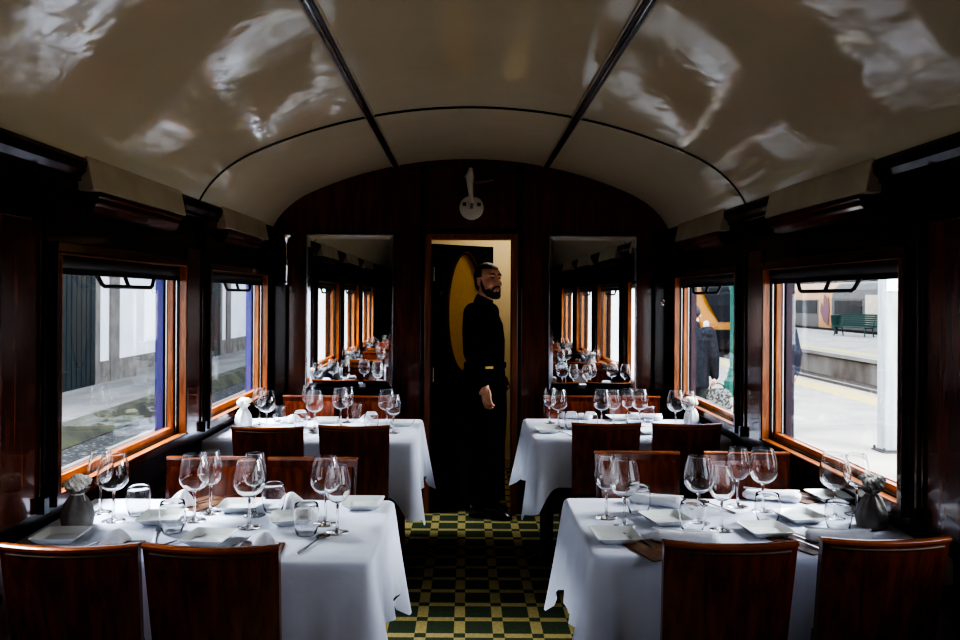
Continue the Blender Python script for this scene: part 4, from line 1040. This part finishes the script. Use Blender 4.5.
# bench
bx, by = 19.35, 39.0
t = thing('platform_bench', 'green slatted bench with backrest on the far platform', 'bench', (bx, by, PZ), PI/2+0.35)
t.scale = (1.25,1.1,1.05)
m = MB()
for j in range(5): m.box(-0.95,0.95,-0.20+j*0.10,-0.12+j*0.10,0.43,0.46)
m.build('seat', 'bench_green', t)
m = MB()
for j in range(6): m.box(-0.95,0.95,-0.29-0.02*j,-0.26-0.02*j,0.48+j*0.10,0.565+j*0.10)
m.build('backrest', 'bench_green', t)
for x in (-0.75, 0.75):
    m = MB(); m.tube([(x,0.28,0.0),(x,0.18,0.42)],0.025,6); m.tube([(x,-0.28,0.0),(x,-0.20,0.42),(x,-0.42,1.05)],0.025,6); m.tube([(x,-0.22,0.42),(x,0.28,0.42)],0.025,6); m.build('leg', 'bench_green', t)
t = thing('litter_bin', 'dark litter bin on a post beside the green bench', 'litter bin', (19.6, 41.3, PZ))
m = MB(); m.lathe([(0.0,0.35),(0.25,0.35),(0.30,1.0),(0.32,1.02),(0.26,1.02),(0.0,0.98)],16); m.build('bin_body', 'bench_green', t, smooth=True)
m = MB(); m.tube([(0,0,0),(0,0,0.36)],0.07,8); m.build('post', 'train_under', t)

# grey and yellow train at the far platform
TX = 22.0
t = thing('train', 'grey and yellow passenger train with purple flame emblem at far platform', 'train', (TX, 0, 0))
def body(y0, y1, mt, x_in=0.0, nm='car_body'):
    sec = [(0.0,-0.25),(0.0,1.55),(0.10,2.05),(0.45,2.40),(1.4,2.55),(2.4,2.40),(2.85,2.0),(2.9,1.5),(2.9,-0.25)]
    m = MB(); m.loft([[(x+x_in, y, z) for x, z in sec] for y in (y0, y1)]); return m.build(nm, mt, t)
body(14, 47.0, 'train_grey'); body(47.0, 48.7, 'train_yellow', 0.0, 'yellow_panel')
m = MB(); m.box(0.0,2.9,48.7,80,-0.25,1.45); m.build('lower_body', 'train_grey', t)
m = MB(); m.loft([[(x, y, z) for x, z in [(0.0,1.45),(0.0,1.55),(0.10,2.05),(0.45,2.40),(1.4,2.55),(2.4,2.40),(2.85,2.0),(2.9,1.45)]] for y in (48.7,80)]); m.build('upper_body', 'train_yellow', t)
def twin(y0, y1): MB().box(-0.02,0.0,y0,y1,0.58,1.42).build('window', 'train_dark', t)
for y0, y1 in ((15,20),(21,26),(27,32),(33.2,37.0),(37.3,41.0),(43.4,46.6),(49.0,53.2),(53.6,58.5),(60,66),(67,74)): twin(y0, y1)
MB().box(-0.025,0.0,41.3,43.0,0.10,1.75).build('door', 'cream_box', t)
MB().box(-0.03,0.0,53.3,53.5,-0.25,2.1).build('gangway', 'train_dark', t)
MB().box(0.1,2.8,14,80,-1.0,-0.25).build('underframe', 'train_under', t)
m = MB()
fl_ = [(47.35,-0.15),(48.0,0.15),(48.45,0.75),(48.35,1.35),(48.05,0.95),(47.95,1.95),(47.60,1.35),(47.40,1.75),(47.25,1.0),(47.30,0.45)]
m.add([(-0.03,y,z) for y,z in fl_], [tuple(range(len(fl_)))]); m.build('flame_emblem', 'swoosh', t)
# nearer yellow train nose
t = thing('yellow_train', 'yellow train nose with dark windscreen seen through the rear right window', 'train', (9.85, 29.2, 0))
m = MB(); rings = []
for y, wx, z0, z1, fx in ((0.0,1.02,0.30,0.75,0.6),(0.35,1.28,0.22,1.25,0.7),(0.9,1.40,0.15,1.9,0.8),(1.5,1.45,0.1,2.35,0.85),(2.4,1.45,0.1,2.5,0.86),(30,1.45,0.1,2.5,0.86)):
    rings.append([(-wx,y,z0),(-wx,y,z0+(z1-z0)*0.55),(-wx*0.97,y,z0+(z1-z0)*0.8),(-wx*fx,y,z1*0.985),(0,y,z1),(wx*fx,y,z1*0.985),(wx*0.97,y,z0+(z1-z0)*0.8),(wx,y,z0+(z1-z0)*0.55),(wx,y,z0)])
m.loft(rings); m.build('car_body', 'train_yellow', t, smooth=True)
m = MB(); 
W1 = [(-0.46,-0.10,0.64),(0.46,-0.10,0.64),(0.72,0.16,1.25),(0.88,0.66,1.88),(0.86,0.90,2.06),(-0.86,0.90,2.06),(-0.88,0.66,1.88),(-0.72,0.16,1.25)]
m.add(W1, [(0,1,2,7),(7,2,3,6),(6,3,4,5)]); m.build('windscreen', 'train_dark', t)
m = MB(); m.box(-0.66,0.66,-0.10,0.25,-0.45,0.34); m.build('coupler_cover', 'train_dark', t, bevel=0.05)
m = MB(); m.box(-1.3,1.3,0.3,30,-0.95,0.2); m.build('underframe', 'train_under', t)
for s in (-1,1):
    m = MB(); m.ell((s*0.88,0.06,0.52),(0.15,0.10,0.20),nu=12,nv=8); m.build('headlight', 'lamp_glass', t, smooth=True)
    m = MB(); m.ell((s*0.62,-0.01,0.38),(0.06,0.05,0.06),nu=10,nv=6); m.build('tail_light', 'red_lamp', t, smooth=True)
for k in range(5):
    MB().box(-1.47,-1.44,4+k*5,8+k*5,1.1,1.9).build('window', 'train_dark', t)
# station buildings behind
t = thing('station_building', 'beige station building with dark window band behind the trains', 'building', (33, 0, 0))
MB().box(0,6,0,120,-1.2,6.2).build('wall', 'facade', t)
for k in range(26): MB().box(-0.05,0.0,2+k*4.5,5.2+k*4.5,2.6,4.3).build('window', 'train_dark', t)
MB().box(-1.2,6.5,0,120,6.2,6.5).build('roof', 'facade', t)
MB().box(-0.4,0,0,120,4.6,4.9).build('ledge', 'white_render', t)

# ================================================================== LIGHT
w = bpy.data.worlds.new('World'); sc.world = w; w.use_nodes = True
nt = w.node_tree; nt.nodes.clear()
o = nt.nodes.new('ShaderNodeOutputWorld'); bg = nt.nodes.new('ShaderNodeBackground'); nt.links.new(bg.outputs[0], o.inputs[0])
tc = nt.nodes.new('ShaderNodeTexCoord'); sp = nt.nodes.new('ShaderNodeSeparateXYZ'); nt.links.new(tc.outputs['Generated'], sp.inputs[0])
rp = nt.nodes.new('ShaderNodeValToRGB'); nt.links.new(sp.outputs[2], rp.inputs[0])
rp.color_ramp.elements[0].position = 0.0; rp.color_ramp.elements[0].color = (0.85,0.89,0.95,1)
rp.color_ramp.elements[1].position = 0.8; rp.color_ramp.elements[1].color = (0.66,0.78,1.0,1)
nt.links.new(rp.outputs[0], bg.inputs['Color']); bg.inputs['Strength'].default_value = 4.0
def area(name, loc, target, sx, sy, power, col=(1,1,1), portal=False):
    l = bpy.data.lights.new(name, 'AREA'); l.shape = 'RECTANGLE'; l.size = sx; l.size_y = sy; l.energy = power; l.color = col
    ob = bpy.data.objects.new(name, l); C.objects.link(ob); ob.location = loc
    d = Vector(target) - Vector(loc); ob.rotation_euler = d.to_track_quat('-Z','Y').to_euler()
    if portal: l.cycles.is_portal = True
    return ob
for sg in (-1,1):
    for c in WCS[sg]:
        area('window_portal', (sg*(HW+0.20), c, 1.24), (0, c, 1.24), 0.9, 1.15, 1, portal=True)
area('sky_fill_left', (-6.4, 4.4, 6.4), (-0.9, 4.4, 0.8), 3.0, 10.0, 8500, (0.86,0.92,1.0))  # added lamp, extra skylight angled onto the left tables
area('sky_fill_right', (8.0, 4.4, 6.5), (0.9, 4.4, 0.8), 3.0, 10.0, 3800, (0.95,0.97,1.0))  # added lamp boosting the skylight through the right windows
area('vestibule_lamp', (0.35, 6.25, 2.36), (0.2, 6.1, 0), 0.4, 0.4, 12, (1.0,0.88,0.66))

# ================================================================== CAMERA
cam = bpy.data.cameras.new('camera'); co = bpy.data.objects.new('camera', cam); C.objects.link(co)
co.location = (CX, 0, CZ); co.rotation_euler = (PI/2, 0, 0)
co.rotation_euler = (Matrix.Rotation(PI/2, 4, 'X') @ Matrix.Rotation(ROLL, 4, 'Z')).to_euler()
cam.sensor_width = 36.0; cam.lens = 36.0*F/960; cam.clip_start = 0.05; cam.clip_end = 500
# the vanishing point lies slightly off the centre of the frame
cam.shift_x = 14/960; cam.shift_y = -23/960
sc.camera = co

cy = sc.cycles
cy.transparent_max_bounces = 48; cy.max_bounces = 24; cy.diffuse_bounces = 5; cy.glossy_bounces = 6; cy.transmission_bounces = 24
cy.caustics_reflective = False; cy.caustics_refractive = True
cy.sample_clamp_indirect = 6.0
cy.use_denoising = True
sc.view_settings.view_transform = 'AgX'
try: sc.view_settings.look = 'AgX - Very High Contrast'
except Exception: pass
sc.view_settings.exposure = 0.08
